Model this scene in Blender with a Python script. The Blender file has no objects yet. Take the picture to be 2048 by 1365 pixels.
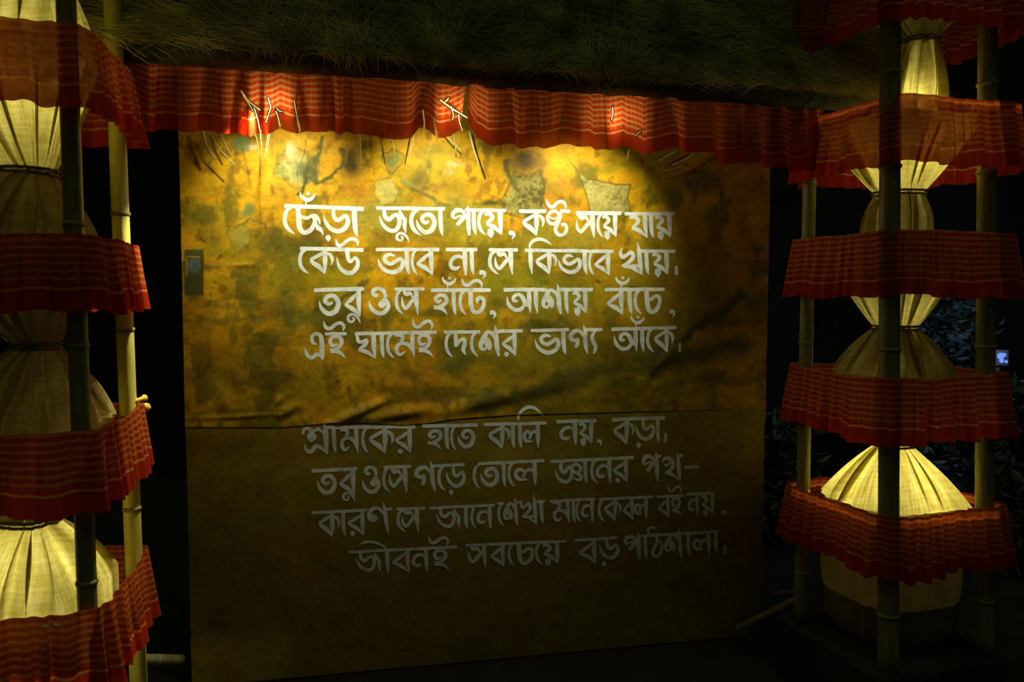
import bpy, math, random
import numpy as np
from mathutils import Vector

random.seed(7)
rng = np.random.default_rng(11)
S = bpy.context.scene
C = S.collection

# ------------------------------------------------------------------ camera, world, exposure
EYE = 1.72
F = 1600.0                                   # focal length in pixels of the 2048 wide frame
PITCH = math.atan2(90.0, F)
cam_d = bpy.data.cameras.new('camera')
cam_d.sensor_width = 36.0
cam_d.lens = 36.0 * F / 2048.0
cam_d.clip_start = 0.05
cam = bpy.data.objects.new('camera', cam_d)
cam.location = (0, 0, EYE)
cam.rotation_euler = (math.pi / 2 - PITCH, 0, 0)
C.objects.link(cam)
S.camera = cam

S.view_settings.view_transform = 'Standard'
S.view_settings.look = 'None'
S.view_settings.gamma = 1.0
S.view_settings.use_curve_mapping = False
S.view_settings.exposure = 0.0

W = bpy.data.worlds.new('night')
S.world = W
W.use_nodes = True
W.node_tree.nodes['Background'].inputs[0].default_value = (0.85, 1.0, 0.42, 1)
W.node_tree.nodes['Background'].inputs[1].default_value = 0.014

CP, SP = math.cos(PITCH), math.sin(PITCH)


def ray(px, py):
    a = (px - 1024.0) / F
    b = (682.5 - py) / F
    return np.array([a, CP + b * SP, -SP + b * CP])


def at(px, py, Y):
    d = ray(px, py)
    t = Y / d[1]
    return Vector((d[0] * t, Y, EYE + d[2] * t))


def project(X, Y, Z):
    zz = Z - EYE
    dep = Y * CP - zz * SP
    up = Y * SP + zz * CP
    return 1024 + F * X / dep, 682.5 - F * up / dep


# the painted wall cloth stands on a vertical plane, turned a little away to the right
BX, BY = -1.40, 3.40
YAW = math.atan2(0.55, 2.66)
UX, UY = math.cos(YAW), math.sin(YAW)
NX, NY = math.sin(YAW), -math.cos(YAW)       # towards the viewer


def px_to_uv(px, py, off=0.0):
    d = ray(px, py)
    ox, oy = BX + NX * off, BY + NY * off
    t = (ox * NX + oy * NY) / (d[0] * NX + d[1] * NY)
    x, y, z = d[0] * t, d[1] * t, EYE + d[2] * t
    return (x - ox) * UX + (y - oy) * UY, z


def wall_pt(u, v, off=0.0):
    return (BX + UX * u + NX * off, BY + UY * u + NY * off, v)


# ------------------------------------------------------------------ lights
def light(name, kind, loc, energy, color, radius=0.02, **kw):
    d = bpy.data.lights.new(name, kind)
    d.energy = energy
    d.color = color
    if kind in ('POINT', 'SPOT'):
        d.shadow_soft_size = radius
    for k, v in kw.items():
        setattr(d, k, v)
    o = bpy.data.objects.new(name, d)
    o.location = loc
    C.objects.link(o)
    return o


def aim(o, target):
    o.rotation_euler = (Vector(target) - o.location).to_track_quat('-Z', 'Y').to_euler()


WARM = (1.0, 0.92, 0.58)
for (px, e, back, tilt) in ((572, 26, 1.2, 0.02), (877, 27, 1.15, 0.0), (1150, 27, 1.2, -0.03)):   # three lamps behind the eave valance
    u, _ = px_to_uv(px, 260)
    p = wall_pt(u, EYE + 0.72, 0.50)
    q = wall_pt(u + tilt, EYE + 0.34, 0.0)
    L = light('eave_lamp_spot', 'SPOT', p, e, WARM, 0.010, spot_size=math.radians(88), spot_blend=0.75)
    aim(L, q)
    light('lamp_spill', 'POINT', wall_pt(u, EYE + 0.69, 0.530), back, WARM, 0.012)
far = light('added_overhead_fill', 'SUN', (1.3, 0.6, 6), 0.10, (0.85, 1.0, 0.45))  # overhead fill added to lift the thatch, not a lamp of the place
far.data.angle = 0.5
u1, _ = px_to_uv(572, 260)
side = light('eave_lamp_spot', 'SPOT', wall_pt(u1 - 0.02, EYE + 0.71, 0.545), 85, WARM, 0.012, spot_size=math.radians(52), spot_blend=0.6)  # extra spot added beside the first lamp to light the left pole
aim(side, (-1.30, 2.74, EYE - 0.28))
aim(far, (0.6, 2.6, 0.8))
LAMP = (1.0, 0.88, 0.34)

# ------------------------------------------------------------------ node helpers
def new_mat(name):
    m = bpy.data.materials.new(name)
    m.use_nodes = True
    nt = m.node_tree
    for n in list(nt.nodes):
        nt.nodes.remove(n)
    out = nt.nodes.new('ShaderNodeOutputMaterial')
    return m, nt, out


class NT:
    def __init__(self, nt):
        self.nt = nt

    def n(self, t, ins=None, **kw):
        x = self.nt.nodes.new(t)
        for k, v in kw.items():
            setattr(x, k, v)
        for k, v in (ins or {}).items():
            s = x.inputs[k]
            if isinstance(v, bpy.types.NodeSocket):
                self.nt.links.new(v, s)
            else:
                s.default_value = v
        return x

    def math(self, op, a, b=None, clamp=False):
        ins = {0: a}
        if b is not None:
            ins[1] = b
        return self.n('ShaderNodeMath', ins, operation=op, use_clamp=clamp).outputs[0]

    def mix(self, f, a, b, mode='MIX'):
        x = self.nt.nodes.new('ShaderNodeMix')
        x.data_type = 'RGBA'
        x.blend_type = mode
        for s, v in ((x.inputs[0], f), (x.inputs[6], a), (x.inputs[7], b)):
            if isinstance(v, bpy.types.NodeSocket):
                self.nt.links.new(v, s)
            else:
                s.default_value = v if not isinstance(v, tuple) or len(v) != 3 else (*v, 1)
        return x.outputs[2]

    def ramp(self, f, stops):
        x = self.nt.nodes.new('ShaderNodeValToRGB')
        self.nt.links.new(f, x.inputs[0])
        el = x.color_ramp.elements
        while len(el) > 1:
            el.remove(el[-1])
        el[0].position, el[0].color = stops[0][0], (*stops[0][1], 1)
        for p, c in stops[1:]:
            e = el.new(p)
            e.color = (*c, 1)
        return x.outputs[0]

    def noise(self, vec, scale, detail=4, rough=0.55):
        return self.n('ShaderNodeTexNoise', {'Vector': vec, 'Scale': scale, 'Detail': detail, 'Roughness': rough}).outputs[0]


def simple_mat(name, col, rough=0.6, var=0.25, scale=20.0, bump=0.0, stretch=(1, 1, 1), coat=None):
    m, nt, out = new_mat(name)
    N = NT(nt)
    tc = N.n('ShaderNodeTexCoord').outputs['Object']
    mp = N.n('ShaderNodeMapping', {'Vector': tc, 'Scale': stretch}).outputs[0]
    f = N.noise(mp, scale, 5)
    c0 = tuple(c * (1 - var) for c in col)
    c1 = tuple(min(1, c * (1 + var)) for c in col)
    colr = N.ramp(f, [(0.3, c0), (0.7, c1)])
    b = N.n('ShaderNodeBsdfPrincipled', {'Base Color': colr, 'Roughness': rough})
    if bump:
        bp = N.n('ShaderNodeBump', {'Height': f, 'Strength': bump, 'Distance': 0.01})
        nt.links.new(bp.outputs[0], b.inputs['Normal'])
    nt.links.new(b.outputs[0], out.inputs[0])
    return m


def gamcha_mat(name, pale, sheer=1.0):
    m, nt, out = new_mat(name)
    N = NT(nt)
    uv = N.n('ShaderNodeUVMap').outputs[0]
    sep = N.n('ShaderNodeSeparateXYZ', {0: uv})
    u, v = sep.outputs[0], sep.outputs[1]
    def band(x, lo, hi):
        return N.math('MULTIPLY', N.math('GREATER_THAN', x, lo), N.math('LESS_THAN', x, hi))
    fv = N.math('FRACT', N.math('DIVIDE', v, 0.0215))
    fu = N.math('FRACT', N.math('DIVIDE', u, 0.026))
    above = N.math('GREATER_THAN', v, 0.074)
    hs = N.math('MULTIPLY', N.math('LESS_THAN', fv, 0.42), above)
    vs = N.math('MULTIPLY', N.math('LESS_THAN', fu, 0.45), above)
    border = band(v, 0.058, 0.066)
    threads = N.noise(N.n('ShaderNodeMapping', {'Vector': uv, 'Scale': (900, 60, 1)}).outputs[0], 1.0, 2)
    patch = N.noise(uv, 9.0, 3)
    red = N.mix(patch, (0.36, 0.024, 0.006), (0.54, 0.050, 0.010))
    c = N.mix(N.math('MULTIPLY', vs, 0.16), red, pale)
    c = N.mix(N.math('MULTIPLY', hs, 0.62), c, pale)
    c = N.mix(N.math('MULTIPLY', border, 0.8), c, (0.72, 0.36, 0.10))
    c = N.mix(N.math('MULTIPLY', threads, 0.25), c, (0.25, 0.01, 0.004))
    d = N.n('ShaderNodeBsdfDiffuse', {'Color': c})
    t = N.n('ShaderNodeBsdfTranslucent', {'Color': c})
    mx = N.n('ShaderNodeMixShader', {0: 0.42, 1: d.outputs[0], 2: t.outputs[0]})
    tr = N.n('ShaderNodeBsdfTransparent', {'Color': (0.95, 0.45, 0.25, 1)})
    wv = N.noise(N.n('ShaderNodeMapping', {'Vector': uv, 'Scale': (30, 30, 1)}).outputs[0], 1.0, 2)
    fac = N.math('MULTIPLY', N.math('ADD', N.math('MULTIPLY', wv, 0.30 * sheer), 0.02 * sheer), N.math('SUBTRACT', 1.0, N.math('MULTIPLY', hs, 0.2)))
    mx2 = N.n('ShaderNodeMixShader', {0: fac, 1: mx.outputs[0], 2: tr.outputs[0]})
    nt.links.new(mx2.outputs[0], out.inputs[0])
    return m


def cream_mat():
    m, nt, out = new_mat('cream_cotton')
    N = NT(nt)
    uv = N.n('ShaderNodeUVMap').outputs[0]
    w = N.noise(N.n('ShaderNodeMapping', {'Vector': uv, 'Scale': (70, 8, 1)}).outputs[0], 1.0, 5)
    w2 = N.noise(N.n('ShaderNodeMapping', {'Vector': uv, 'Scale': (12, 90, 1)}).outputs[0], 1.0, 4)
    f = N.math('ADD', N.math('MULTIPLY', w, 0.65), N.math('MULTIPLY', w2, 0.35))
    c = N.ramp(f, [(0.36, (0.46, 0.40, 0.12)), (0.50, (0.66, 0.61, 0.26)), (0.62, (0.82, 0.79, 0.50))])
    bp = N.n('ShaderNodeBump', {'Height': f, 'Strength': 0.6, 'Distance': 0.01})
    d = N.n('ShaderNodeBsdfDiffuse', {'Color': c, 'Normal': bp.outputs[0]})
    t = N.n('ShaderNodeBsdfTranslucent', {'Color': c, 'Normal': bp.outputs[0]})
    mx = N.n('ShaderNodeMixShader', {0: 0.55, 1: d.outputs[0], 2: t.outputs[0]})
    nt.links.new(mx.outputs[0], out.inputs[0])
    return m


def paint_mat():
    m, nt, out = new_mat('painted_canvas')
    N = NT(nt)
    at_ = N.n('ShaderNodeAttribute', attribute_name='paint').outputs['Color']
    tc = N.n('ShaderNodeTexCoord').outputs['Object']
    f1 = N.noise(tc, 60, 6, 0.7)
    f2 = N.noise(tc, 9, 5, 0.6)
    f3 = N.noise(N.n('ShaderNodeMapping', {'Vector': tc, 'Scale': (1, 1, 1.7), 'Location': (3, 1, 7)}).outputs[0], 17, 7, 0.68)
    weave = N.noise(N.n('ShaderNodeMapping', {'Vector': tc, 'Scale': (150, 150, 700)}).outputs[0], 1.0, 2)
    g = N.ramp(f1, [(0.30, (0.72, 0.70, 0.62)), (0.62, (1.0, 1.0, 1.0))])
    c = N.mix(1.0, at_, g, 'MULTIPLY')
    g2 = N.ramp(f2, [(0.33, (0.80, 0.74, 0.66)), (0.6, (1.0, 1.0, 1.0))])
    c = N.mix(1.0, c, g2, 'MULTIPLY')
    c = N.mix(N.math('MULTIPLY', N.math('SUBTRACT', f3, 0.50, True), 3.2, True), c, N.mix(1.0, c, (0.45, 0.56, 0.7), 'MULTIPLY'))
    h = N.math('ADD', N.math('MULTIPLY', f1, 0.6), N.math('MULTIPLY', weave, 0.25))
    bp = N.n('ShaderNodeBump', {'Height': h, 'Strength': 0.30, 'Distance': 0.006})
    b = N.n('ShaderNodeBsdfPrincipled', {'Base Color': c, 'Roughness': 0.48, 'Normal': bp.outputs[0]})
    b.inputs['Specular IOR Level'].default_value = 0.10
    nt.links.new(b.outputs[0], out.inputs[0])
    return m


def letter_mat():
    m, nt, out = new_mat('white_brush_paint')
    N = NT(nt)
    tc = N.n('ShaderNodeTexCoord').outputs['Object']
    f = N.noise(tc, 26, 4, 0.6)
    f2 = N.noise(tc, 120, 3, 0.6)
    k = N.math('ADD', N.math('MULTIPLY', f, 0.75), N.math('MULTIPLY', f2, 0.25))
    c = N.ramp(k, [(0.34, (0.48, 0.56, 0.58)), (0.50, (0.72, 0.80, 0.87)), (0.66, (0.84, 0.90, 0.98))])
    b = N.n('ShaderNodeBsdfPrincipled', {'Base Color': c, 'Roughness': 0.5})
    nt.links.new(b.outputs[0], out.inputs[0])
    return m


M_GAM = gamcha_mat('red_checked_gamcha', (0.58, 0.30, 0.08))
M_GAM_D = gamcha_mat('dense_checked_gamcha', (0.58, 0.30, 0.08), 0.12)
M_GAM_H = gamcha_mat('thin_checked_gamcha', (0.58, 0.30, 0.08), 0.45)
M_CREAM = cream_mat()
M_CREAM_IN = simple_mat('bunched_cotton', (0.5, 0.44, 0.2), 0.9, 0.2, 40)
M_PAINT = paint_mat()
M_LET = letter_mat()
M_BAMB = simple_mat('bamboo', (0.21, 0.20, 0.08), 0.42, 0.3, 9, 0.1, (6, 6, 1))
M_BAMB_LIT = simple_mat('lit_bamboo', (0.60, 0.54, 0.10), 0.5, 0.2, 9, 0.1, (6, 6, 1))  # lighter copy of the bamboo, lamp light on one pole put into the colour
M_NODE = simple_mat('bamboo_node', (0.24, 0.20, 0.08), 0.6, 0.3, 30)
M_ROPE = simple_mat('coir_rope', (0.25, 0.19, 0.09), 0.9, 0.4, 80, 0.4)
M_STRAW = simple_mat('dry_straw', (0.46, 0.42, 0.16), 0.7, 0.65, 7)
def straw_mat():
    m, nt, out = new_mat('pale_straw')
    N = NT(nt)
    tc = N.n('ShaderNodeTexCoord').outputs['Object']
    c = N.ramp(N.noise(tc, 40, 3), [(0.35, (0.78, 0.68, 0.30)), (0.65, (0.92, 0.86, 0.52))])
    mx = N.n('ShaderNodeMixShader', {0: 0.80, 1: N.n('ShaderNodeBsdfDiffuse', {'Color': c}).outputs[0], 2: N.n('ShaderNodeBsdfTranslucent', {'Color': c}).outputs[0]})
    nt.links.new(mx.outputs[0], out.inputs[0])
    return m


M_STRAWL = straw_mat()
M_THATCH = simple_mat('thatch_bed', (0.05, 0.055, 0.02), 0.95, 0.5, 25, 0.8)
M_FLOOR = simple_mat('earth_floor', (0.022, 0.02, 0.012), 0.9, 0.4, 6, 0.4)
M_BLACK = simple_mat('night_dark_backing', (0.02, 0.024, 0.016), 0.95, 0.3, 5)  # near black for the added planes that stand in for night darkness
def drum_mat():
    m, nt, out = new_mat('beige_drum_cloth')
    N = NT(nt)
    tc = N.n('ShaderNodeTexCoord').outputs['Object']
    c = N.ramp(N.noise(tc, 14, 5), [(0.3, (0.40, 0.33, 0.11)), (0.7, (0.56, 0.48, 0.20))])
    mx = N.n('ShaderNodeMixShader', {0: 0.018, 1: N.n('ShaderNodeBsdfDiffuse', {'Color': c}).outputs[0], 2: N.n('ShaderNodeBsdfTranslucent', {'Color': c}).outputs[0]})
    nt.links.new(mx.outputs[0], out.inputs[0])
    return m


M_DRUM = drum_mat()
M_DRUM2 = simple_mat('brown_drum_band', (0.16, 0.15, 0.07), 0.85, 0.25, 14, 0.3)
M_LEAF = simple_mat('shrub_leaf', (0.10, 0.15, 0.13), 0.45, 0.5, 8)
M_STEM = simple_mat('shrub_stem', (0.06, 0.05, 0.03), 0.8, 0.3, 20)
M_PIN = simple_mat('white_pin', (0.85, 0.85, 0.80), 0.25, 0.05, 20)
M_CASE = simple_mat('lamp_case', (0.03, 0.03, 0.035), 0.4, 0.1, 20)
M_YEL = simple_mat('yellow_cloth_tie', (0.75, 0.52, 0.05), 0.8, 0.2, 40)


def emis_mat(name, col, s):
    m, nt, out = new_mat(name)
    e = nt.nodes.new('ShaderNodeEmission')
    e.inputs[0].default_value = (*col, 1)
    e.inputs[1].default_value = s
    nt.links.new(e.outputs[0], out.inputs[0])
    return m


M_BLUE = emis_mat('cool_lamp_lens', (0.16, 0.30, 1.0), 1.1)

# ------------------------------------------------------------------ object helpers
def mesh_obj(name, verts, faces, mat, parent=None, smooth=True, uvs=None, loc=(0, 0, 0)):
    me = bpy.data.meshes.new(name)
    loc = Vector(loc)
    V = np.asarray(verts, dtype=float) - np.array(loc)
    me.from_pydata(V.tolist(), [], faces)
    me.materials.append(mat)
    if smooth:
        me.polygons.foreach_set('use_smooth', [True] * len(me.polygons))
    if uvs is not None:
        lay = me.uv_layers.new(name='UVMap')
        idx = np.empty(len(me.loops), dtype=np.int32)
        me.loops.foreach_get('vertex_index', idx)
        lay.data.foreach_set('uv', np.asarray(uvs, dtype=np.float32)[idx].ravel())
    me.update()
    o = bpy.data.objects.new(name, me)
    C.objects.link(o)
    if parent is None:
        o.location = loc
    else:
        o.parent = parent
        o.location = loc - parent.location if parent.parent is None else loc - parent.matrix_world.translation
    return o


def tag(o, label, cat, group=None, kind=None):
    if label:
        o['label'] = label
    if cat:
        o['category'] = cat
    if group:
        o['group'] = group
    if kind:
        o['kind'] = kind
    return o


def structure(o):
    o['kind'] = 'structure'
    return o


def empty(name, loc):
    o = bpy.data.objects.new(name, None)
    o.empty_display_size = 0.1
    o.location = loc
    C.objects.link(o)
    return o


def grid_faces(nu, nv, wrap=False):
    f = []
    for j in range(nv - 1):
        for i in range(nu if wrap else nu - 1):
            a = j * nu + i
            b = j * nu + (i + 1) % nu
            f.append((a, b, b + nu, a + nu))
    return f


def tube(pts, rad, seg=10, cap=True):
    """verts, faces of a tube along pts (list of Vector), rad a list."""
    V, Fc = [], []
    n = len(pts)
    prev = None
    for i, p in enumerate(pts):
        t = (pts[min(i + 1, n - 1)] - pts[max(i - 1, 0)]).normalized()
        ref = prev if prev is not None else (Vector((1, 0, 0)) if abs(t.x) < 0.9 else Vector((0, 1, 0)))
        s = (ref - t * ref.dot(t)).normalized()
        prev = s
        b = t.cross(s)
        for k in range(seg):
            a = 2 * math.pi * k / seg
            V.append(p + (s * math.cos(a) + b * math.sin(a)) * rad[i])
    for i in range(n - 1):
        for k in range(seg):
            k2 = (k + 1) % seg
            Fc.append((i * seg + k, i * seg + k2, (i + 1) * seg + k2, (i + 1) * seg + k))
    if cap:
        Fc.append(tuple(range(seg))[::-1])
        Fc.append(tuple((n - 1) * seg + k for k in range(seg)))
    return V, Fc


def add(acc, vf):
    V, Fc = vf
    o = len(acc[0])
    acc[0].extend(V)
    acc[1].extend([tuple(i + o for i in f) for f in Fc])


def box(cx, cy, cz, sx, sy, sz):
    V = [Vector((cx + a * sx / 2, cy + b * sy / 2, cz + c * sz / 2)) for a in (-1, 1) for b in (-1, 1) for c in (-1, 1)]
    return V, [(0, 1, 3, 2), (4, 6, 7, 5), (0, 4, 5, 1), (2, 3, 7, 6), (0, 2, 6, 4), (1, 5, 7, 3)]


# smooth value noise
_T = rng.random((256, 256))


def vnoise(x, y, seed=0):
    x = np.asarray(x, float) + seed * 17.3
    y = np.asarray(y, float) + seed * 9.7
    xi, yi = np.floor(x).astype(int), np.floor(y).astype(int)
    fx, fy = x - xi, y - yi
    fx, fy = fx * fx * (3 - 2 * fx), fy * fy * (3 - 2 * fy)
    g = lambda a, b: _T[a & 255, b & 255]
    return (g(xi, yi) * (1 - fx) + g(xi + 1, yi) * fx) * (1 - fy) + (g(xi, yi + 1) * (1 - fx) + g(xi + 1, yi + 1) * fx) * fy


def fbm(x, y, seed=0, oct=4):
    s, a, t = 0, 0.5, 0
    for k in range(oct):
        s = s + a * vnoise(np.asarray(x) * 2 ** k, np.asarray(y) * 2 ** k, seed + k)
        t += a
        a *= 0.55
    return s / t


# ------------------------------------------------------------------ the setting
mesh_obj_floor = mesh_obj('floor', [(-5, -1.5, 0), (5, -1.5, 0), (5, 7.5, 0), (-5, 7.5, 0)], [(0, 1, 2, 3)], M_FLOOR, smooth=False)
structure(mesh_obj_floor)
structure(mesh_obj('added_dark_back', [(-5, 7.5, 0), (5, 7.5, 0), (5, 7.5, 4.5), (-5, 7.5, 4.5)], [(0, 1, 2, 3)], M_BLACK, smooth=False))  # this and the two side planes are added to keep the night background dark
structure(mesh_obj('added_dark_left', [(-5, 0.6, 0), (-5, 7.5, 0), (-5, 7.5, 4.5), (-5, 0.6, 4.5)], [(0, 1, 2, 3)], M_BLACK, smooth=False))
structure(mesh_obj('added_dark_right', [(5, 0.6, 0), (5, 7.5, 0), (5, 7.5, 4.5), (5, 0.6, 4.5)], [(0, 1, 2, 3)], M_BLACK, smooth=False))

# ------------------------------------------------------------------ painted sheets
SEAM = [(360, 853), (560, 855), (620, 850), (663, 845), (735, 845), (805, 851), (860, 846), (900, 839), (1020, 830), (1400, 820), (1470, 818), (1560, 813)]
_su = np.array([px_to_uv(*p)[0] for p in SEAM])
_sv = np.array([px_to_uv(*p)[1] for p in SEAM])


def seam_v(u):
    return np.interp(u, _su, _sv)


def seg_dist(u, v, a, b):
    ax, ay = a
    bx, by = b
    L = (bx - ax) ** 2 + (by - ay) ** 2
    t = np.clip(((u - ax) * (bx - ax) + (v - ay) * (by - ay)) / L, 0, 1)
    dx, dy = u - (ax + t * (bx - ax)), v - (ay + t * (by - ay))
    return np.hypot(dx, dy), t, ((bx - ax) * (v - ay) - (by - ay) * (u - ax)) / math.sqrt(L)


# folds: (px start, px end, half width in m, height in m)
FOLDS_UP = [((655, 852), (775, 800), 0.022, 0.020), ((735, 838), (860, 818), 0.025, 0.016), ((380, 838), (560, 829), 0.010, 0.007),
            ((560, 832), (592, 812), 0.020, 0.016), ((545, 815), (570, 790), 0.018, 0.008), ((860, 830), (1010, 795), 0.030, 0.012),
            ((1280, 770), (1400, 640), 0.022, 0.008), ((1400, 640), (1490, 575), 0.022, 0.007), ((1080, 640), (1230, 690), 0.03, 0.006),
            ((1200, 770), (1380, 700), 0.03, 0.007), ((455, 531), (515, 529), 0.010, 0.005), ((515, 529), (520, 512), 0.010, 0.004),
            ((700, 620), (830, 625), 0.03, 0.004), ((960, 800), (1160, 760), 0.04, 0.008), ((800, 362), (900, 410), 0.010, 0.004),
            ((690, 625), (560, 690), 0.03, 0.003), ((1350, 800), (1500, 700), 0.03, 0.007), ((440, 640), (560, 660), 0.03, 0.003)]
FOLDS_UV = [(px_to_uv(*a), px_to_uv(*b), w, h) for a, b, w, h in FOLDS_UP]


def disp_up(u, v):
    d = 0.010 * (fbm(u * 2.3, v * 2.3, 3, 3) - 0.5) + 0.0045 * (fbm(u * 8, v * 11, 8, 3) - 0.5)
    for a, b, w, h in FOLDS_UV:
        r, t, _ = seg_dist(u, v, a, b)
        d = d + h * np.exp(-(r / w) ** 2) * (0.35 + 0.65 * np.sin(np.pi * np.clip(t, 0.08, 0.92)))
    s = np.clip((v - seam_v(u)) / 0.10, 0, 1)
    d = d + 0.003 * (1 - s) ** 2 + 0.003 * (1 - s) * (vnoise(u * 6, u * 0 + 0.5, 5))
    return d


def disp_lo(u, v):
    own = -0.010 + 0.008 * (fbm(u * 2.1, v * 1.8, 21, 3) - 0.5) + 0.002 * (fbm(u * 9, v * 9, 25, 3) - 0.5)
    sv = seam_v(u)
    k = np.clip((sv - v) / 0.16, 0, 1)
    k = k * k * (3 - 2 * k)
    tied = np.minimum(disp_up(u, sv + 0 * v), 0.010) - 0.0035
    tied = np.where(v > sv, np.minimum(tied, disp_up(u, v) - 0.003), tied)
    return tied * (1 - k) + own * k


def in_poly(px, py, poly):
    c = np.zeros(px.shape, bool)
    n = len(poly)
    for i in range(n):
        x1, y1 = poly[i]
        x2, y2 = poly[(i + 1) % n]
        hit = ((y1 > py) != (y2 > py)) & (px < (x2 - x1) * (py - y1) / ((y2 - y1) or 1e-9) + x1)
        c ^= hit
    return c


def poly_dist(px, py, poly):
    d = np.full(px.shape, 1e9)
    n = len(poly)
    for i in range(n):
        r, _, _ = seg_dist(px, py, poly[i], poly[(i + 1) % n])
        d = np.minimum(d, r)
    return np.where(in_poly(px, py, poly), -d, d)


def paint(u, v, lower):
    """stain and painted shade colours of the mural, linear rgb per vertex."""
    X, Y, Z = wall_pt(u, v)
    px, py = project(X, Y, Z)
    wx = px + 16 * (fbm(px / 28, py / 28, 31) - 0.5) * 2
    wy = py + 16 * (fbm(px / 28, py / 28, 37) - 0.5) * 2
    base = np.array([0.72, 0.415, 0.010])
    col = np.repeat(base[None], px.size, 0).reshape(px.shape + (3,))
    def lay(mask, c, k=1.0):
        nonlocal col
        m = np.clip(np.clip(mask, 0, 1) * k * 1.25, 0, 1)[..., None]
        col = col * (1 - m) + np.array(c) * m
    n1 = fbm(px / 150, py / 120, 41, 5)
    n2 = fbm(px / 60, py / 60, 47, 4)
    n3 = fbm(px / 18, py / 18, 53, 4)
    speck = 0.6 * fbm(px / 5, py / 5, 59, 3) + 0.4 * fbm(px / 16, py / 16, 60, 3)
    lay((n1 - 0.50) * 6, (0.62, 0.27, 0.012), 0.55)                       # ochre clouds
    lay((n2 - 0.54) * 7, (0.78, 0.50, 0.014), 0.5)
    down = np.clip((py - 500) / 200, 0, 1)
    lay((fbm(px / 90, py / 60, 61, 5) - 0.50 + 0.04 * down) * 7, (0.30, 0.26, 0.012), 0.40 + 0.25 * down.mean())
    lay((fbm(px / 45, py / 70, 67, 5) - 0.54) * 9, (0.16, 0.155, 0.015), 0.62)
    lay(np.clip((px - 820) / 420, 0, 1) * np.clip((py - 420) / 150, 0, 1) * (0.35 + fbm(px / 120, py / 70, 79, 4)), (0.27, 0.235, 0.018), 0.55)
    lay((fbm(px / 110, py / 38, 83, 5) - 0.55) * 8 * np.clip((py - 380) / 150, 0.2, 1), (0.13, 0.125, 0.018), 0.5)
    lay((fbm(px / 26, py / 34, 73, 5) - 0.60) * 9, (0.22, 0.12, 0.012), 0.55)
    GREEN, DARK, PALE = (0.20, 0.24, 0.05), (0.055, 0.06, 0.018), (0.50, 0.46, 0.14)
    def blob(cx, cy, rx, ry, c, k=1.0, soft=0.35, edge=None, ang=0.0):
        ca, sa = math.cos(math.radians(ang)), math.sin(math.radians(ang))
        dx, dy = wx - cx, wy - cy
        r = np.hypot((dx * ca + dy * sa) / rx, (-dx * sa + dy * ca) / ry)
        lay((1 - r) / soft, c, k)
        if edge:
            lay(1 - np.abs(r - 0.95) / 0.13, edge, 0.75 * k)
    def stroke(pts, w, c, k=1.0, warp=True):
        X_, Y_ = (wx, wy) if warp else (px, py)
        d = np.full(px.shape, 1e9)
        for a, b in zip(pts[:-1], pts[1:]):
            d = np.minimum(d, seg_dist(X_, Y_, a, b)[0])
        lay(1.3 - d / w, c, k)
    # soft greens
    blob(1120, 590, 130, 50, (0.36, 0.34, 0.02), 0.7, 0.7)
    blob(1010, 560, 90, 40, (0.30, 0.30, 0.02), 0.6, 0.7)
    blob(640, 560, 120, 60, (0.40, 0.34, 0.015), 0.6, 0.8)
    blob(900, 440, 130, 60, (0.38, 0.36, 0.04), 0.7, 0.7)
    blob(740, 425, 100, 50, (0.40, 0.36, 0.05), 0.6, 0.7)
    blob(720, 385, 50, 28, (0.38, 0.17, 0.012), 0.6, 0.7)
    blob(1160, 480, 60, 40, (0.42, 0.38, 0.04), 0.6, 0.7)
    blob(1090, 470, 60, 50, (0.33, 0.30, 0.03), 0.6, 0.7)
    # peeled plaster islands, and painted shade between the light pools
    P1 = [(1136, 318), (1160, 345), (1176, 358), (1205, 362), (1230, 368), (1262, 368), (1256, 395), (1262, 425), (1235, 432), (1180, 432), (1172, 395), (1158, 350)]
    d = poly_dist(px + 4 * (n3 - 0.5), py + 4 * (n3 - 0.5), P1)
    lay(-d / 3, (0.46, 0.42, 0.13), 0.95)
    lay(((-d > 2) * np.clip((speck - 0.52) * 9, 0, 1)), (0.20, 0.19, 0.05), 0.6)
    lay(1 - np.abs(d + 1) / 2.5, (0.13, 0.12, 0.02), 0.8)
    P2 = [(1030, 345), (1058, 352), (1080, 340), (1088, 372), (1082, 395), (1098, 425), (1060, 440), (1010, 428), (1000, 400), (1015, 380)]
    d = poly_dist(px + 8 * (n3 - 0.5), py + 8 * (n3 - 0.5), P2)
    lay(-d / 8, (0.34, 0.32, 0.08), 0.9)
    lay(((-d > 0) * np.clip((speck - 0.44) * 6, 0, 1)), (0.11, 0.10, 0.025), 0.7)
    lay(1 - np.abs(d) / 3, (0.10, 0.09, 0.02), 0.6)
    stroke([(1005, 320), (1018, 345), (1030, 370)], 7, (0.16, 0.15, 0.03), 0.8)
    blob(1050, 325, 56, 40, (0.10, 0.07, 0.02), 0.8, 0.8)  # shade between two lamp pools, put into the sheet colour
    blob(480, 292, 22, 18, (0.24, 0.30, 0.10), 0.9, 0.4)
    blob(502, 298, 16, 12, (0.74, 0.62, 0.36), 0.7, 0.6)
    blob(590, 335, 34, 40, (0.46, 0.46, 0.16), 0.85, 0.5, (0.16, 0.18, 0.03))
    blob(563, 350, 15, 17, (0.34, 0.36, 0.08), 0.8, 0.5, (0.12, 0.14, 0.03))
    blob(612, 345, 26, 24, (0.16, 0.18, 0.06), 0.8, 0.6)
    blob(586, 300, 14, 22, (0.78, 0.66, 0.34), 0.8, 0.6)
    stroke([(640, 278), (632, 310), (618, 338), (632, 362), (662, 358), (682, 335), (688, 300)], 5, (0.13, 0.13, 0.02), 0.9)
    stroke([(618, 338), (600, 372), (598, 385)], 5, (0.08, 0.09, 0.02), 0.9)
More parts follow.
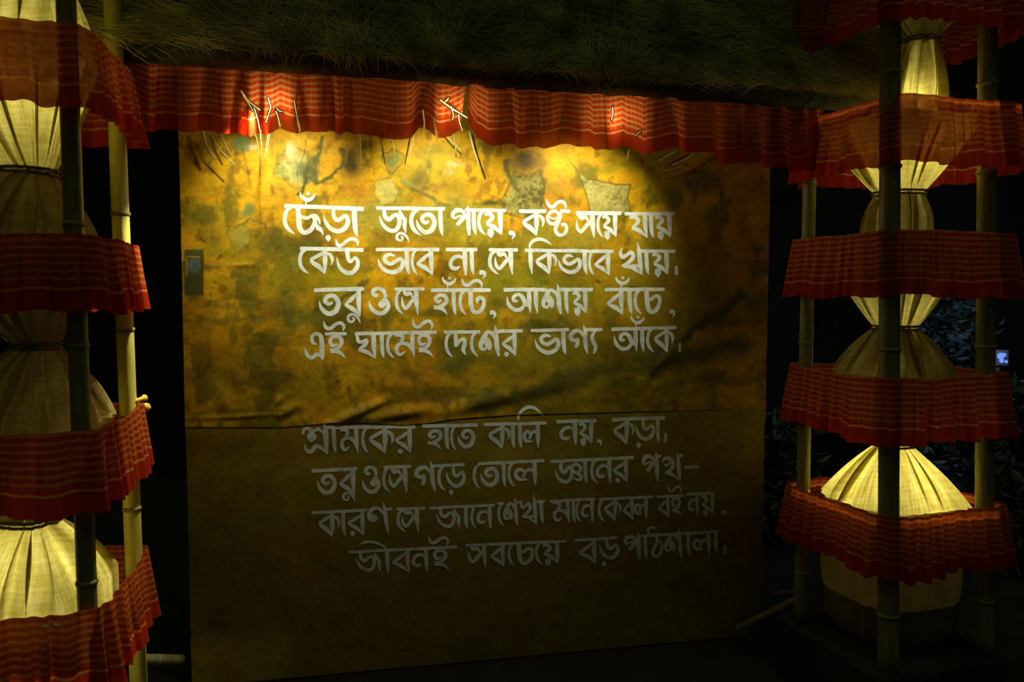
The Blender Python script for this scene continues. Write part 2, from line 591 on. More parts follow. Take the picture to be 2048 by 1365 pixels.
    blob(660, 318, 24, 30, (0.66, 0.36, 0.012), 0.8, 0.5)
    blob(704, 325, 34, 52, (0.09, 0.07, 0.015), 0.8, 0.8)  # dark gap between the left lamp pools, shade painted into the colour
    blob(785, 325, 17, 26, (0.26, 0.27, 0.06), 0.8, 0.5, DARK)
    blob(770, 385, 22, 26, (0.52, 0.46, 0.12), 0.8, 0.4, (0.20, 0.19, 0.04))
    blob(912, 335, 26, 8, (0.48, 0.48, 0.22), 0.8, 0.7)
    blob(895, 350, 10, 12, (0.48, 0.48, 0.22), 0.6, 0.7)
    stroke([(800, 362), (830, 375), (848, 395), (870, 408), (905, 410)], 4, (0.24, 0.25, 0.08), 0.8)
    blob(985, 408, 44, 16, (0.09, 0.08, 0.02), 0.85, 0.8)
    blob(1050, 720, 260, 90, (0.26, 0.23, 0.012), 0.6, 0.9)
    blob(1380, 560, 130, 170, (0.30, 0.20, 0.012), 0.6, 0.9)
    blob(1250, 690, 120, 50, (0.15, 0.14, 0.015), 0.6, 0.9)
    # left stains
    blob(494, 424, 20, 20, (0.26, 0.28, 0.06), 0.9, 0.6)
    blob(474, 478, 20, 30, (0.42, 0.38, 0.06), 0.75, 0.5, (0.20, 0.18, 0.03))
    stroke([(480, 448), (515, 446), (535, 452), (540, 462)], 4, (0.24, 0.20, 0.03), 0.8)
    stroke([(640, 488), (612, 496), (585, 512)], 12, (0.16, 0.15, 0.02), 0.8)
    blob(578, 528, 30, 34, (0.22, 0.21, 0.02), 0.85, 0.8)
    blob(588, 533, 14, 18, (0.38, 0.33, 0.03), 0.6, 0.6, (0.10, 0.09, 0.02))
    blob(566, 586, 14, 16, (0.07, 0.09, 0.025), 0.95, 0.9)
    blob(545, 570, 40, 70, (0.34, 0.30, 0.015), 0.6, 0.9)
    stroke([(575, 620), (590, 650), (620, 640), (680, 620)], 14, (0.19, 0.19, 0.02), 0.7)
    stroke([(400, 640), (470, 638), (520, 640)], 8, (0.20, 0.17, 0.02), 0.6)
    blob(490, 610, 14, 30, (0.22, 0.22, 0.02), 0.6, 0.8)
    for (cx, cy) in ((438, 518), (462, 512), (407, 482), (428, 563)):
        blob(cx, cy, 6, 4, (0.20, 0.12, 0.02), 0.8, 0.6)
    # small window like patch on the left edge
    R = lambda x0, y0, x1, y1, s=3: np.clip(np.minimum(np.minimum(px - x0, x1 - px), np.minimum(py - y0, y1 - py)) / s, 0, 1)
    lay(R(367, 498, 408, 593), (0.10, 0.12, 0.03), 0.85)
    lay(R(403, 505, 408, 590), (0.05, 0.025, 0.012), 0.8)
    lay(R(370, 513, 400, 516, 1), (0.55, 0.42, 0.04), 0.8)
    lay(np.clip((1 - np.hypot((px - 388) / 14, (py - 531) / 16)) / 0.2, 0, 1), (0.14, 0.19, 0.22), 0.95)
    lay(R(370, 516, 376, 555, 2), (0.45, 0.34, 0.03), 0.7)
    # lower and right hand stains, and a painted straw shadow
    stroke([(1480, 590), (1440, 630), (1400, 650), (1340, 690), (1300, 750)], 12, (0.11, 0.11, 0.02), 0.8)
    blob(1400, 640, 28, 30, (0.12, 0.12, 0.02), 0.75, 0.9)
    blob(1345, 395, 22, 34, (0.20, 0.20, 0.05), 0.7, 0.6)
    stroke([(900, 690), (935, 720), (900, 740)], 24, (0.15, 0.15, 0.02), 0.75)
    stroke([(1480, 690), (1300, 730), (1180, 740), (1060, 790), (960, 810)], 22, (0.12, 0.11, 0.02), 0.75)
    stroke([(1050, 655), (1100, 650), (1150, 648)], 14, (0.14, 0.13, 0.02), 0.7)
    blob(720, 690, 26, 20, (0.14, 0.13, 0.02), 0.7, 0.8)
    blob(740, 735, 120, 40, (0.38, 0.32, 0.015), 0.5, 0.9)
    blob(430, 690, 80, 70, (0.52, 0.25, 0.012), 0.5, 0.9)
    blob(860, 625, 60, 14, (0.16, 0.14, 0.02), 0.7, 0.8)
    stroke([(640, 620), (660, 605), (720, 580), (735, 565)], 7, (0.12, 0.11, 0.02), 0.7)
    blob(1270, 578, 8, 5, DARK, 0.9, 0.6)
    blob(1200, 563, 8, 4, DARK, 0.8, 0.6)
    lay(R(518, 290, 521, 520, 1.2) * (fbm(px / 9, py / 30, 71) > 0.30), (0.36, 0.15, 0.01), 0.45)  # thin shadow of a hanging straw, painted as a brown line
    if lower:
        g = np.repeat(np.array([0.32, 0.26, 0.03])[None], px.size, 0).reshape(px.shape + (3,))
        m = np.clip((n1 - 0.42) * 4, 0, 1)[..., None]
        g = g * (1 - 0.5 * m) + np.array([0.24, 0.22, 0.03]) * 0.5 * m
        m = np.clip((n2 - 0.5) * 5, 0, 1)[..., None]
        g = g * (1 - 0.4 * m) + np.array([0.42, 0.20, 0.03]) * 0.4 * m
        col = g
    return col


def sheet(name, u0, u1, nu, nv, vb, vt, disp, lower):
    us = np.linspace(u0, u1, nu)
    b, t = vb(us), vt(us)
    k = np.linspace(0, 1, nv)[:, None]
    U = np.repeat(us[None], nv, 0)
    Vv = b[None] + (t - b)[None] * k
    if not lower:
        Uq = U + 0.004 * (fbm(Vv * 3, Vv * 0, 77) - 0.5)
    else:
        Uq = U
    D = disp(U, Vv)
    X, Y, Z = wall_pt(Uq, Vv, D)
    loc = wall_pt((u0 + u1) / 2, float(b.min()), 0)
    o = mesh_obj(name, np.stack([X.ravel(), Y.ravel(), Z.ravel()], 1), grid_faces(nu, nv), M_PAINT, loc=loc)
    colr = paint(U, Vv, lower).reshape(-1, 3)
    a = o.data.color_attributes.new('paint', 'FLOAT_COLOR', 'POINT')
    a.data.foreach_set('color', np.concatenate([np.clip(colr, 0, 1), np.ones((len(colr), 1))], 1).astype(np.float32).ravel())
    return o


u_left = px_to_uv(365, 600)[0]
u_right = px_to_uv(1536, 600)[0]
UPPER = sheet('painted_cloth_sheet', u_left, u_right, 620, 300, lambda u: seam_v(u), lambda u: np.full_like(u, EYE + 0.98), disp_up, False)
tag(UPPER, 'upper mustard painted cloth sheet, stained green, with four bright lines of white lettering', 'painted cloth', 'painted wall sheets')
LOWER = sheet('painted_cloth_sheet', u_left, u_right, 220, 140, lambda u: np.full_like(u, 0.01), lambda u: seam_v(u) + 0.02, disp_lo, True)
tag(LOWER, 'dim lower painted cloth sheet with four fading lines of lettering, tucked under the bright sheet', 'painted cloth', 'painted wall sheets')

# ------------------------------------------------------------------ lettering: glyphs traced as brush strokes
# glyph: (x left, x right, y of headline, letter height, strokes [(x, y, width), ...])
G = {
 'E_': (122, 240, 222, 266, [[(208, 236, 26), (162, 270, 40), (143, 345, 40), (156, 410, 42), (190, 458, 34), (238, 493, 8)]]),
 'CHHA': (255, 520, 222, 266, [[(272, 230, 46), (280, 330, 50), (288, 420, 50), (325, 472, 46), (385, 455, 48), (430, 395, 42), (436, 345, 40), (405, 312, 30), (362, 332, 34), (320, 322, 32), (296, 298, 16)],
          [(395, 300, 20), (450, 310, 32), (480, 360, 24), (488, 398, 8)], [(436, 360, 22), (462, 415, 34)], [(460, 425, 46), (488, 438, 46), (510, 470, 22), (520, 502, 6)]]),
 'CHA': (1600, 1762, 1022, 215, [[(1622, 1030, 42), (1630, 1130, 46), (1640, 1190, 44), (1675, 1225, 40), (1725, 1195, 40), (1750, 1130, 34), (1738, 1085, 36), (1700, 1085, 30), (1665, 1112, 34), (1625, 1105, 20)]]),
 'CB': (288, 442, 222, 266, [[(295, 76, 8), (310, 122, 30), (365, 155, 42), (418, 130, 30), (440, 88, 8)], [(370, 78, 16), (371, 96, 38), (370, 104, 26)], [(350, 165, 14), (350, 215, 14)]]),
 'DA_': (515, 775, 222, 266, [[(618, 240, 34), (622, 300, 38), (655, 342, 42), (695, 325, 40), (735, 298, 36), (760, 350, 44), (735, 415, 48), (665, 450, 46), (595, 425, 42), (545, 365, 34), (521, 288, 6)]]),
 'DOTD': (515, 775, 222, 266, [[(562, 496, 40), (568, 518, 56), (570, 552, 6)]]),
 'AA': (795, 860, 222, 266, [[(822, 225, 50), (826, 350, 50), (836, 440, 42), (853, 494, 6)]]),
 'JA': (1055, 1340, 222, 262, [[(1112, 245, 36), (1122, 305, 42), (1160, 335, 42), (1195, 305, 40), (1232, 285, 34), (1258, 320, 42), (1260, 380, 44), (1225, 440, 42), (1165, 440, 40), (1105, 390, 34), (1064, 300, 6)],
        [(1262, 250, 30), (1300, 320, 40), (1325, 335, 30)], [(1318, 330, 34), (1312, 400, 40), (1328, 468, 6)]]),
 'U_': (1225, 1360, 222, 262, [[(1357, 557, 6), (1332, 502, 26), (1285, 468, 28), (1242, 485, 28), (1240, 525, 28), (1275, 542, 24), (1296, 515, 20), (1276, 500, 16)]]),
 'TA': (1425, 1625, 222, 262, [[(1429, 332, 6), (1450, 400, 38), (1510, 455, 46), (1578, 430, 50), (1603, 350, 48), (1565, 285, 44), (1507, 288, 42), (1482, 328, 40), (1512, 362, 36), (1548, 348, 26)]]),
 'PA': (1760, 1960, 240, 245, [[(1922, 200, 8), (1932, 250, 38), (1935, 400, 46), (1942, 492, 26)], [(1912, 310, 20), (1872, 252, 38), (1815, 245, 46), (1780, 290, 38), (1802, 322, 26), (1850, 300, 20), (1885, 312, 30)], [(1892, 312, 50), (1828, 388, 40)]]),
 'YA': (1705, 1870, 283, 225, [[(1845, 285, 44), (1848, 400, 44), (1857, 505, 10)], [(1712, 322, 26), (1750, 315, 40), (1780, 348, 34), (1755, 378, 34), (1725, 402, 20)], [(1728, 408, 28), (1800, 445, 42), (1856, 505, 10)], [(1760, 462, 50), (1762, 500, 62), (1768, 534, 14)]]),
 'YY': (1450, 1640, 283, 225, [[(1608, 285, 44), (1610, 400, 44), (1630, 510, 10)], [(1460, 322, 26), (1510, 315, 40), (1545, 348, 34), (1530, 378, 34), (1485, 415, 22)], [(1488, 420, 34), (1560, 450, 42), (1630, 512, 10)]]),
 'COMMA': (265, 342, 255, 230, [[(288, 465, 44), (318, 468, 42), (330, 492, 24), (310, 525, 5)]]),
 'KA': (405, 622, 258, 232, [[(548, 258, 42), (550, 380, 44), (549, 494, 8)], [(545, 285, 24), (490, 320, 36), (422, 358, 30)], [(422, 365, 30), (450, 395, 42), (500, 430, 46), (548, 494, 8)], [(560, 295, 18), (597, 315, 34), (616, 360, 28), (604, 414, 4)]]),
 'KSTA': (640, 870, 258, 232, [[(770, 300, 28), (735, 257, 34), (680, 272, 34), (657, 322, 32), (680, 372, 34), (730, 375, 36), (765, 325, 34), (782, 262, 28)], [(676, 312, 16), (712, 330, 22), (750, 315, 16)],
          [(782, 270, 34), (768, 340, 40), (742, 400, 38), (737, 450, 38), (767, 487, 34), (815, 480, 34), (842, 435, 34), (830, 388, 32), (795, 388, 36)], [(646, 135, 6), (665, 195, 34), (705, 215, 34), (745, 180, 34), (790, 160, 30), (826, 188, 28), (832, 232, 6)]]),
 'SA': (932, 1125, 277, 230, [[(1092, 280, 46), (1096, 400, 46), (1110, 514, 10)], [(956, 288, 26), (985, 322, 44), (1030, 318, 34), (1062, 372, 12)], [(938, 345, 6), (948, 420, 32), (980, 458, 32), (1012, 428, 36), (1045, 388, 40), (1095, 345, 34)]]),
 'UU': (640, 880, 628, 235, [[(752, 640, 44), (764, 715, 42), (788, 745, 32), (828, 706, 32), (857, 745, 38), (845, 805, 44), (790, 855, 44), (725, 840, 42), (675, 790, 34), (648, 700, 6)], [(640, 524, 6), (660, 580, 38), (700, 585, 36), (745, 545, 34), (800, 525, 36), (848, 545, 34), (860, 597, 5)], [(680, 590, 14), (680, 615, 14)]]),
 'BHA': (1050, 1310, 630, 235, [[(1215, 690, 20), (1165, 677, 36), (1120, 702, 38), (1128, 745, 38), (1180, 765, 40), (1230, 740, 40), (1275, 717, 38), (1296, 760, 42), (1268, 820, 44), (1195, 848, 44), (1120, 825, 38), (1075, 780, 30), (1051, 714, 5)]]),
 'BA': (1430, 1595, 628, 240, [[(1570, 630, 46), (1572, 760, 44), (1586, 874, 8)], [(1560, 660, 20), (1500, 715, 40), (1436, 765, 24)], [(1436, 768, 26), (1480, 790, 42), (1530, 818, 42), (1586, 876, 8)]]),
 'NA': (1742, 1925, 632, 245, [[(1898, 632, 44), (1902, 770, 44), (1908, 880, 20)], [(1895, 745, 12), (1860, 703, 32), (1800, 707, 40), (1763, 755, 38), (1773, 805, 40), (1815, 818, 40), (1848, 798, 14)]]),
 'II': (475, 700, 640, 225, [[(490, 640, 40), (494, 760, 42), (506, 866, 14)], [(490, 640, 12), (484, 595, 22), (515, 550, 32), (580, 530, 34), (645, 550, 26), (700, 588, 4)]]),
 'ARC': (60, 290, 205, 215, [[(75, 175, 20), (75, 135, 26), (110, 85, 30), (170, 58, 32), (230, 75, 28), (292, 138, 5)]]),
 'KHA': (1355, 1582, 645, 225, [[(1385, 616, 6), (1370, 665, 34), (1390, 705, 40), (1430, 685, 34), (1475, 658, 38), (1492, 702, 40), (1455, 752, 36), (1405, 778, 20)], [(1392, 780, 24), (1405, 795, 34), (1470, 800, 38), (1520, 830, 36), (1582, 876, 6)], [(1534, 560, 6), (1548, 640, 36), (1560, 770, 44), (1573, 872, 16)], [(1480, 790, 30), (1550, 790, 30)]]),
 'DANDA': (1893, 1935, 645, 225, [[(1913, 795, 34), (1913, 872, 34)]]),
 'O': (960, 1175, 1018, 245, [[(1050, 1080, 34), (1015, 1075, 40), (1006, 1035, 40), (1050, 1012, 36), (1103, 1030, 40), (1124, 1075, 34), (1122, 1112, 28)], [(964, 1130, 5), (985, 1200, 36), (1040, 1248, 42), (1108, 1248, 44), (1153, 1190, 42), (1138, 1135, 38), (1095, 1130, 46)], [(1075, 1150, 50), (1092, 1165, 78), (1085, 1190, 50)]]),
 'HA': (1585, 1740, 1022, 245, [[(1672, 1122, 22), (1635, 1140, 36), (1615, 1105, 36), (1655, 1072, 36), (1708, 1085, 42), (1724, 1130, 38), (1690, 1170, 40), (1640, 1195, 38), (1598, 1175, 8)], [(1602, 1198, 30), (1650, 1200, 36), (1690, 1215, 34), (1730, 1268, 5)]]),
 'TTA': (1740, 1900, 148, 235, [[(1760, 155, 44), (1763, 280, 44), (1790, 352, 40), (1840, 360, 38), (1882, 310, 38), (1888, 245, 34), (1860, 220, 40), (1828, 240, 40), (1828, 278, 10)], [(1676, 36, 5), (1695, 90, 34), (1740, 100, 36), (1790, 65, 34), (1838, 60, 34), (1868, 90, 26), (1868, 128, 6)]]),
 'AAA': (255, 570, 1022, 238, [[(365, 1135, 22), (330, 1130, 38), (328, 1092, 36), (372, 1068, 34), (412, 1095, 42), (440, 1150, 46), (482, 1196, 20)], [(260, 1090, 5), (275, 1165, 36), (335, 1222, 40), (400, 1215, 40), (440, 1165, 30)], [(478, 1030, 40), (482, 1150, 44), (492, 1254, 8)], [(545, 1030, 40), (548, 1150, 44), (562, 1260, 8)]]),
 'SHA': (500, 705, 145, 230, [[(658, 232, 12), (632, 170, 34), (585, 150, 34), (558, 188, 44), (525, 250, 44), (522, 298, 36), (552, 318, 26), (574, 296, 26)], [(566, 220, 64), (592, 262, 66), (604, 300, 40), (596, 318, 20)], [(655, 86, 6), (665, 150, 34), (672, 280, 46), (690, 378, 22)]]),
 'E': (140, 340, 575, 255, [[(262, 678, 12), (226, 665, 32), (212, 612, 34), (250, 577, 36), (300, 600, 42), (312, 700, 48), (312, 790, 46), (322, 838, 6)], [(144, 705, 5), (165, 780, 36), (215, 810, 38), (260, 778, 40), (305, 795, 30)]]),
 'I': (375, 540, 578, 230, [[(458, 680, 22), (415, 692, 38), (390, 650, 36), (420, 608, 36), (480, 610, 42), (503, 660, 40), (470, 715, 36), (420, 735, 34), (385, 722, 10)], [(398, 752, 30), (450, 748, 40), (500, 770, 32), (542, 815, 5)], [(328, 450, 5), (345, 510, 34), (390, 527, 36), (445, 487, 36), (495, 473, 34), (527, 508, 30), (516, 554, 6)]]),
 'GHA': (640, 840, 568, 238, [[(655, 585, 26), (665, 640, 36), (700, 650, 34), (750, 632, 40)], [(750, 636, 40), (728, 680, 40), (675, 718, 24)], [(672, 728, 28), (750, 748, 42), (836, 810, 8)], [(815, 575, 44), (818, 700, 44), (832, 806, 12)]]),
 'MA': (1020, 1220, 565, 240, [[(1030, 588, 34), (1080, 588, 42), (1102, 622, 34), (1085, 650, 26), (1160, 690, 26)], [(1190, 570, 40), (1195, 690, 42), (1212, 806, 8)], [(1210, 790, 8), (1165, 692, 40), (1100, 667, 36), (1050, 690, 38), (1041, 745, 38), (1075, 777, 36), (1124, 746, 14)]]),
 'DA': (1595, 1730, 560, 235, [[(1615, 565, 34), (1617, 640, 38), (1616, 698, 30)], [(1620, 695, 26), (1652, 648, 34), (1695, 625, 32), (1705, 670, 38), (1690, 730, 40), (1716, 784, 6)]]),
 'RA': (130, 260, 545, 245, [[(238, 548, 40), (240, 680, 42), (248, 792, 8)], [(232, 585, 18), (190, 625, 38), (130, 668, 22)], [(130, 672, 24), (165, 700, 40), (205, 730, 40), (248, 794, 8)], [(158, 760, 34), (166, 776, 54), (168, 800, 20)]]),
 'GA': (765, 960, 535, 235, [[(912, 610, 14), (872, 547, 34), (812, 555, 44), (784, 608, 44), (815, 636, 34), (852, 620, 26)], [(850, 622, 44), (850, 680, 36), (834, 706, 22)], [(909, 480, 6), (922, 550, 34), (930, 680, 42), (952, 776, 8)]]),
 'JAF': (975, 1050, 535, 230, [[(1025, 545, 12), (990, 600, 34), (1000, 645, 40), (1026, 690, 38), (1022, 735, 28), (1008, 768, 6)]]),
 'SHRA': (105, 340, 250, 235, [[(115, 315, 20), (125, 275, 30), (165, 263, 30), (200, 300, 50)], [(185, 315, 70), (192, 345, 90), (188, 380, 36)], [(210, 290, 26), (255, 268, 30), (298, 305, 20)], [(298, 215, 8), (318, 280, 44), (320, 400, 46), (332, 496, 12)], [(128, 404, 5), (150, 465, 36), (190, 472, 40), (230, 425, 38), (280, 445, 34), (328, 490, 16)]]),
 'LA': (115, 265, 205, 218, [[(197, 366, 18), (150, 365, 34), (128, 318, 34), (150, 277, 32), (184, 302, 30), (176, 345, 22)], [(184, 312, 24), (212, 278, 30), (250, 302, 20)], [(245, 205, 36), (248, 330, 38), (252, 428, 8)]]),
 'NNA': (690, 890, 990, 225, [[(842, 1035, 16), (790, 980, 34), (732, 985, 38), (706, 1040, 42), (725, 1082, 46), (765, 1090, 30)], [(735, 1050, 50), (765, 1078, 56)], [(828, 916, 6), (848, 1000, 34), (860, 1110, 40), (882, 1220, 6)]]),
 'JNA': (395, 640, 545, 215, [[(462, 555, 30), (456, 615, 34), (485, 655, 34), (528, 605, 30), (555, 625, 36), (545, 700, 36), (500, 742, 34), (440, 712, 34), (403, 632, 5)], [(545, 600, 26), (595, 578, 30), (635, 615, 28), (608, 655, 30), (565, 645, 24)], [(590, 655, 32), (638, 690, 30), (618, 722, 26), (575, 705, 16)]]),
 'THA': (1350, 1520, 500, 210, [[(1354, 555, 8), (1385, 520, 30), (1436, 530, 34), (1452, 580, 34), (1420, 630, 32), (1385, 642, 18)], [(1378, 572, 20), (1405, 580, 26), (1425, 556, 22)], [(1385, 645, 24), (1440, 660, 32), (1508, 708, 6)], [(1490, 466, 6), (1500, 540, 32), (1505, 640, 34), (1516, 714, 8)]]),
 'IIL': (540, 835, 580, 215, [[(545, 527, 5), (600, 495, 26), (690, 495, 26), (765, 525, 22), (815, 578, 12)], [(812, 575, 36), (815, 690, 38), (822, 798, 10)]]),
 'TTHA': (1215, 1335, 520, 230, [[(1275, 535, 30), (1277, 600, 32), (1250, 660, 36), (1237, 710, 32), (1275, 742, 30), (1318, 690, 30), (1320, 605, 28), (1285, 562, 18)], [(1200, 512, 20), (1195, 465, 26), (1230, 440, 26), (1277, 456, 5)]]),
}
Z = {1: (540, 370, 4.876), 2: (960, 370, 4.876), 3: (580, 550, 4.876), 4: (980, 550, 4.876), 5: (580, 800, 4.446), 6: (1020, 800, 4.446), 7: (600, 980, 4.6545), 8: (1040, 960, 4.6545)}
# word: (zone, line, headline segments (x0,y0,x1,y1), headline thickness, letter height, [(glyph, xl, xr)], y at which letters hang when there is no headline)
WORDS = [
 (1, 1, [(145, 205, 905, 235)], 42, 266, [('E_', 122, 240), ('CHHA', 255, 520), ('CB', 288, 442), ('DA_', 515, 775), ('DOTD', 515, 775), ('AA', 795, 860)], None),
 (1, 1, [(1042, 225, 1700, 235)], 36, 258, [('JA', 1055, 1340), ('U_', 1225, 1360), ('E_', 1355, 1478), ('TA', 1425, 1625), ('AA', 1640, 1690)], None),
 (2, 1, [(-143, 245, 248, 250)], 32, 238, [('PA', -288, -88), ('AA', -85, -35), ('E_', -30, 60), ('YA', 40, 222), ('COMMA', 265, 342)], None),
 (2, 1, [(385, 258, 636, 258), (785, 256, 868, 260)], 36, 232, [('KA', 405, 622), ('KSTA', 640, 870)], None),
 (2, 1, [(940, 277, 1370, 278)], 40, 230, [('SA', 932, 1125), ('E_', 1135, 1202), ('YA', 1188, 1338)], None),
 (2, 1, [(1415, 282, 1895, 282)], 34, 228, [('YY', 1450, 1640), ('AA', 1645, 1695), ('YA', 1705, 1870)], None),
 (1, 2, [(300, 622, 905, 635)], 40, 238, [('E_', 272, 378), ('KA', 380, 615), ('UU', 640, 880)], None),
 (1, 2, [(1038, 632, 1645, 630)], 36, 240, [('BHA', 1050, 1310), ('AA', 1310, 1364), ('E_', 1375, 1440), ('BA', 1430, 1595)], None),
 (1, 2, [(1720, 632, 2015, 632)], 38, 244, [('NA', 1742, 1925), ('AA', 1945, 1992), ('COMMA', 2022, 2108)], None),
 (2, 2, [(90, 635, 362, 635)], 34, 232, [('E_', 75, 180), ('SA', 140, 330)], None),
 (2, 2, [(442, 638, 1295, 650)], 34, 226, [('II', 475, 700), ('KA', 535, 745), ('BHA', 760, 985), ('AA', 995, 1048), ('E_', 1055, 1112), ('BA', 1115, 1268)], None),
 (2, 2, [(1545, 645, 1898, 648)], 34, 226, [('KHA', 1355, 1582), ('AA', 1600, 1648), ('YA', 1675, 1842), ('DANDA', 1893, 1935)], None),
 (1, 3, [(435, 1028, 910, 1015)], 40, 262, [('TA', 475, 690), ('BA', 730, 888), ('U_', 750, 885)], None),
 (1, 3, [], 36, 245, [('O', 960, 1175)], 1018),
 (1, 3, [(1220, 1018, 1500, 1018)], 34, 242, [('E_', 1215, 1300), ('SA', 1280, 1455)], None),
 (3, 3, [(1380, 150, 1950, 148)], 38, 240, [('HA', 1390, 1545), ('AA', 1575, 1622), ('CB', 1480, 1620), ('E_', 1645, 1722), ('TTA', 1740, 1900), ('COMMA', 1935, 2010)], None),
 (4, 3, [(140, 146, 520, 144), (520, 144, 570, 160), (660, 146, 995, 145)], 38, 232, [('AAA', 160, 470), ('SHA', 500, 705), ('AA', 722, 766), ('YA', 800, 950)], None),
 (4, 3, [(1125, 145, 1695, 142)], 36, 236, [('BA', 1140, 1302), ('CB', 1220, 1360), ('AA', 1335, 1388), ('E_', 1400, 1478), ('CHA', 1500, 1665), ('COMMA', 1730, 1805)], None),
 (3, 4, [], 36, 255, [('E', 140, 340)], 575),
 (3, 4, [(345, 578, 545, 575)], 34, 232, [('I', 375, 540)], None),
 (3, 4, [(640, 575, 1425, 560)], 36, 240, [('GHA', 640, 840), ('AA', 875, 922), ('E_', 935, 1017), ('MA', 1020, 1220), ('I', 1240, 1398)], None),
 (3, 4, [(1505, 560, 1850, 558), (1990, 552, 2262, 548)], 34, 238, [('E_', 1508, 1588), ('DA', 1595, 1730), ('E_', 1755, 1836), ('SHA', 1838, 2050), ('RA', 2072, 2212)], None),
 (4, 4, [(402, 545, 760, 535), (915, 535, 1088, 535)], 34, 234, [('BHA', 435, 680), ('AA', 692, 744), ('GA', 765, 960), ('JAF', 975, 1050)], None),
 (4, 4, [(1190, 532, 1812, 515)], 36, 230, [('AAA', 1205, 1505), ('CB', 1365, 1505), ('E_', 1520, 1602), ('KA', 1595, 1785), ('DANDA', 1830, 1862)], None),
 (5, 5, [(300, 243, 1110, 243)], 32, 232, [('SHRA', 105, 340), ('AA', 370, 414), ('MA', 445, 612), ('E_', 635, 702), ('KA', 695, 920), ('RA', 942, 1088)], None),
 (5, 5, [(1180, 235, 1660, 225)], 34, 218, [('HA', 1215, 1355), ('AA', 1372, 1417), ('E_', 1428, 1480), ('TA', 1490, 1650)], None),
 (6, 5, [(-228, 222, 320, 208)], 32, 216, [('KA', -196, -1), ('AA', 8, 48), ('ARC', 60, 290), ('AA', 72, 112), ('LA', 115, 268)], None),
 (6, 5, [(420, 197, 762, 185)], 34, 205, [('NA', 440, 602), ('YA', 610, 742), ('COMMA', 770, 822)], None),
 (6, 5, [(910, 180, 1370, 160)], 34, 218, [('KA', 915, 1105), ('DA_', 1115, 1290), ('DOTD', 1115, 1290), ('AA', 1298, 1336), ('DANDA', 1374, 1402)], None),
 (5, 6, [(198, 637, 590, 618)], 34, 226, [('TA', 240, 415), ('BA', 440, 582), ('U_', 465, 582)], None),
 (5, 6, [], 32, 225, [('O', 640, 806)], 608),
 (5, 6, [(840, 605, 1072, 598)], 32, 220, [('E_', 822, 888), ('SA', 880, 1052)], None),
 (5, 6, [(1265, 595, 1550, 580)], 28, 222, [('GA', 1105, 1302), ('E_', 1312, 1388), ('DA_', 1385, 1560), ('DOTD', 1400, 1575)], None),
 (5, 6, [(1680, 575, 2256, 545)], 30, 216, [('E_', 1628, 1695), ('TA', 1695, 1865), ('AA', 1885, 1925), ('E_', 1938, 2006), ('LA', 1991, 2206)], None),
 (6, 6, [(370, 552, 1100, 520)], 30, 208, [('JNA', 395, 640), ('AA', 655, 692), ('E_', 718, 784), ('NA', 765, 907), ('RA', 925, 1057)], None),
 (6, 6, [(1300, 508, 1345, 506), (1490, 505, 1535, 500), (1560, 605, 1680, 600)], 28, 212, [('PA', 1175, 1332), ('THA', 1350, 1522)], 505),
 (7, 7, [(110, 222, 620, 195), (780, 188, 852, 185)], 30, 226, [('KA', 165, 368), ('AA', 382, 426), ('RA', 448, 607), ('NNA', 628, 836)], None),
 (7, 7, [(905, 185, 1160, 178)], 28, 210, [('E_', 896, 988), ('SA', 945, 1118)], None),
 (7, 7, [(1210, 178, 1810, 150)], 28, 208, [('JA', 1260, 1502), ('AA', 1530, 1567), ('E_', 1593, 1645), ('NA', 1645, 1790)], None),
 (8, 7, [(-205, 228, -150, 224), (-45, 218, 0, 216), (135, 212, 230, 206)], 26, 206, [('E_', -205, -146), ('SHA', -152, -10), ('KHA', 5, 162), ('AA', 183, 226)], None),
 (8, 7, [(285, 207, 700, 183)], 28, 208, [('MA', 310, 472), ('AA', 484, 522), ('E_', 524, 572), ('NA', 570, 692)], None),
 (8, 7, [(745, 187, 1240, 163)], 28, 204, [('E_', 728, 794), ('KA', 785, 942), ('BA', 965, 1062), ('LA', 1065, 1192)], None),
 (8, 7, [(1280, 164, 1530, 150)], 28, 190, [('BA', 1290, 1397), ('I', 1410, 1512)], None),
 (8, 7, [(1560, 140, 1815, 130)], 28, 194, [('NA', 1570, 1667), ('YA', 1688, 1816), ('COMMA', 1868, 1932)], None),
 (7, 8, [(460, 588, 1460, 540)], 28, 206, [('JA', 510, 762), ('IIL', 540, 835), ('BA', 858, 1027), ('NA', 1038, 1197), ('I', 1240, 1392)], None),
 (8, 8, [(-498, 618, 430, 578)], 28, 204, [('SA', -480, -303), ('BA', -270, -138), ('E_', -110, -48), ('CHA', -32, 132), ('E_', 142, 212), ('YA', 212, 372)], None),
 (8, 8, [(515, 570, 905, 545)], 28, 216, [('BA', 556, 717), ('DA_', 738, 927), ('DOTD', 748, 937)], None),
 (8, 8, [(1110, 530, 1850, 488)], 28, 208, [('PA', 968, 1132), ('AA', 1153, 1192), ('TTHA', 1215, 1337), ('SHA', 1343, 1522), ('AA', 1553, 1592), ('LA', 1608, 1782), ('AA', 1812, 1847), ('DANDA', 1898, 1930)], None),
]
READ = {}


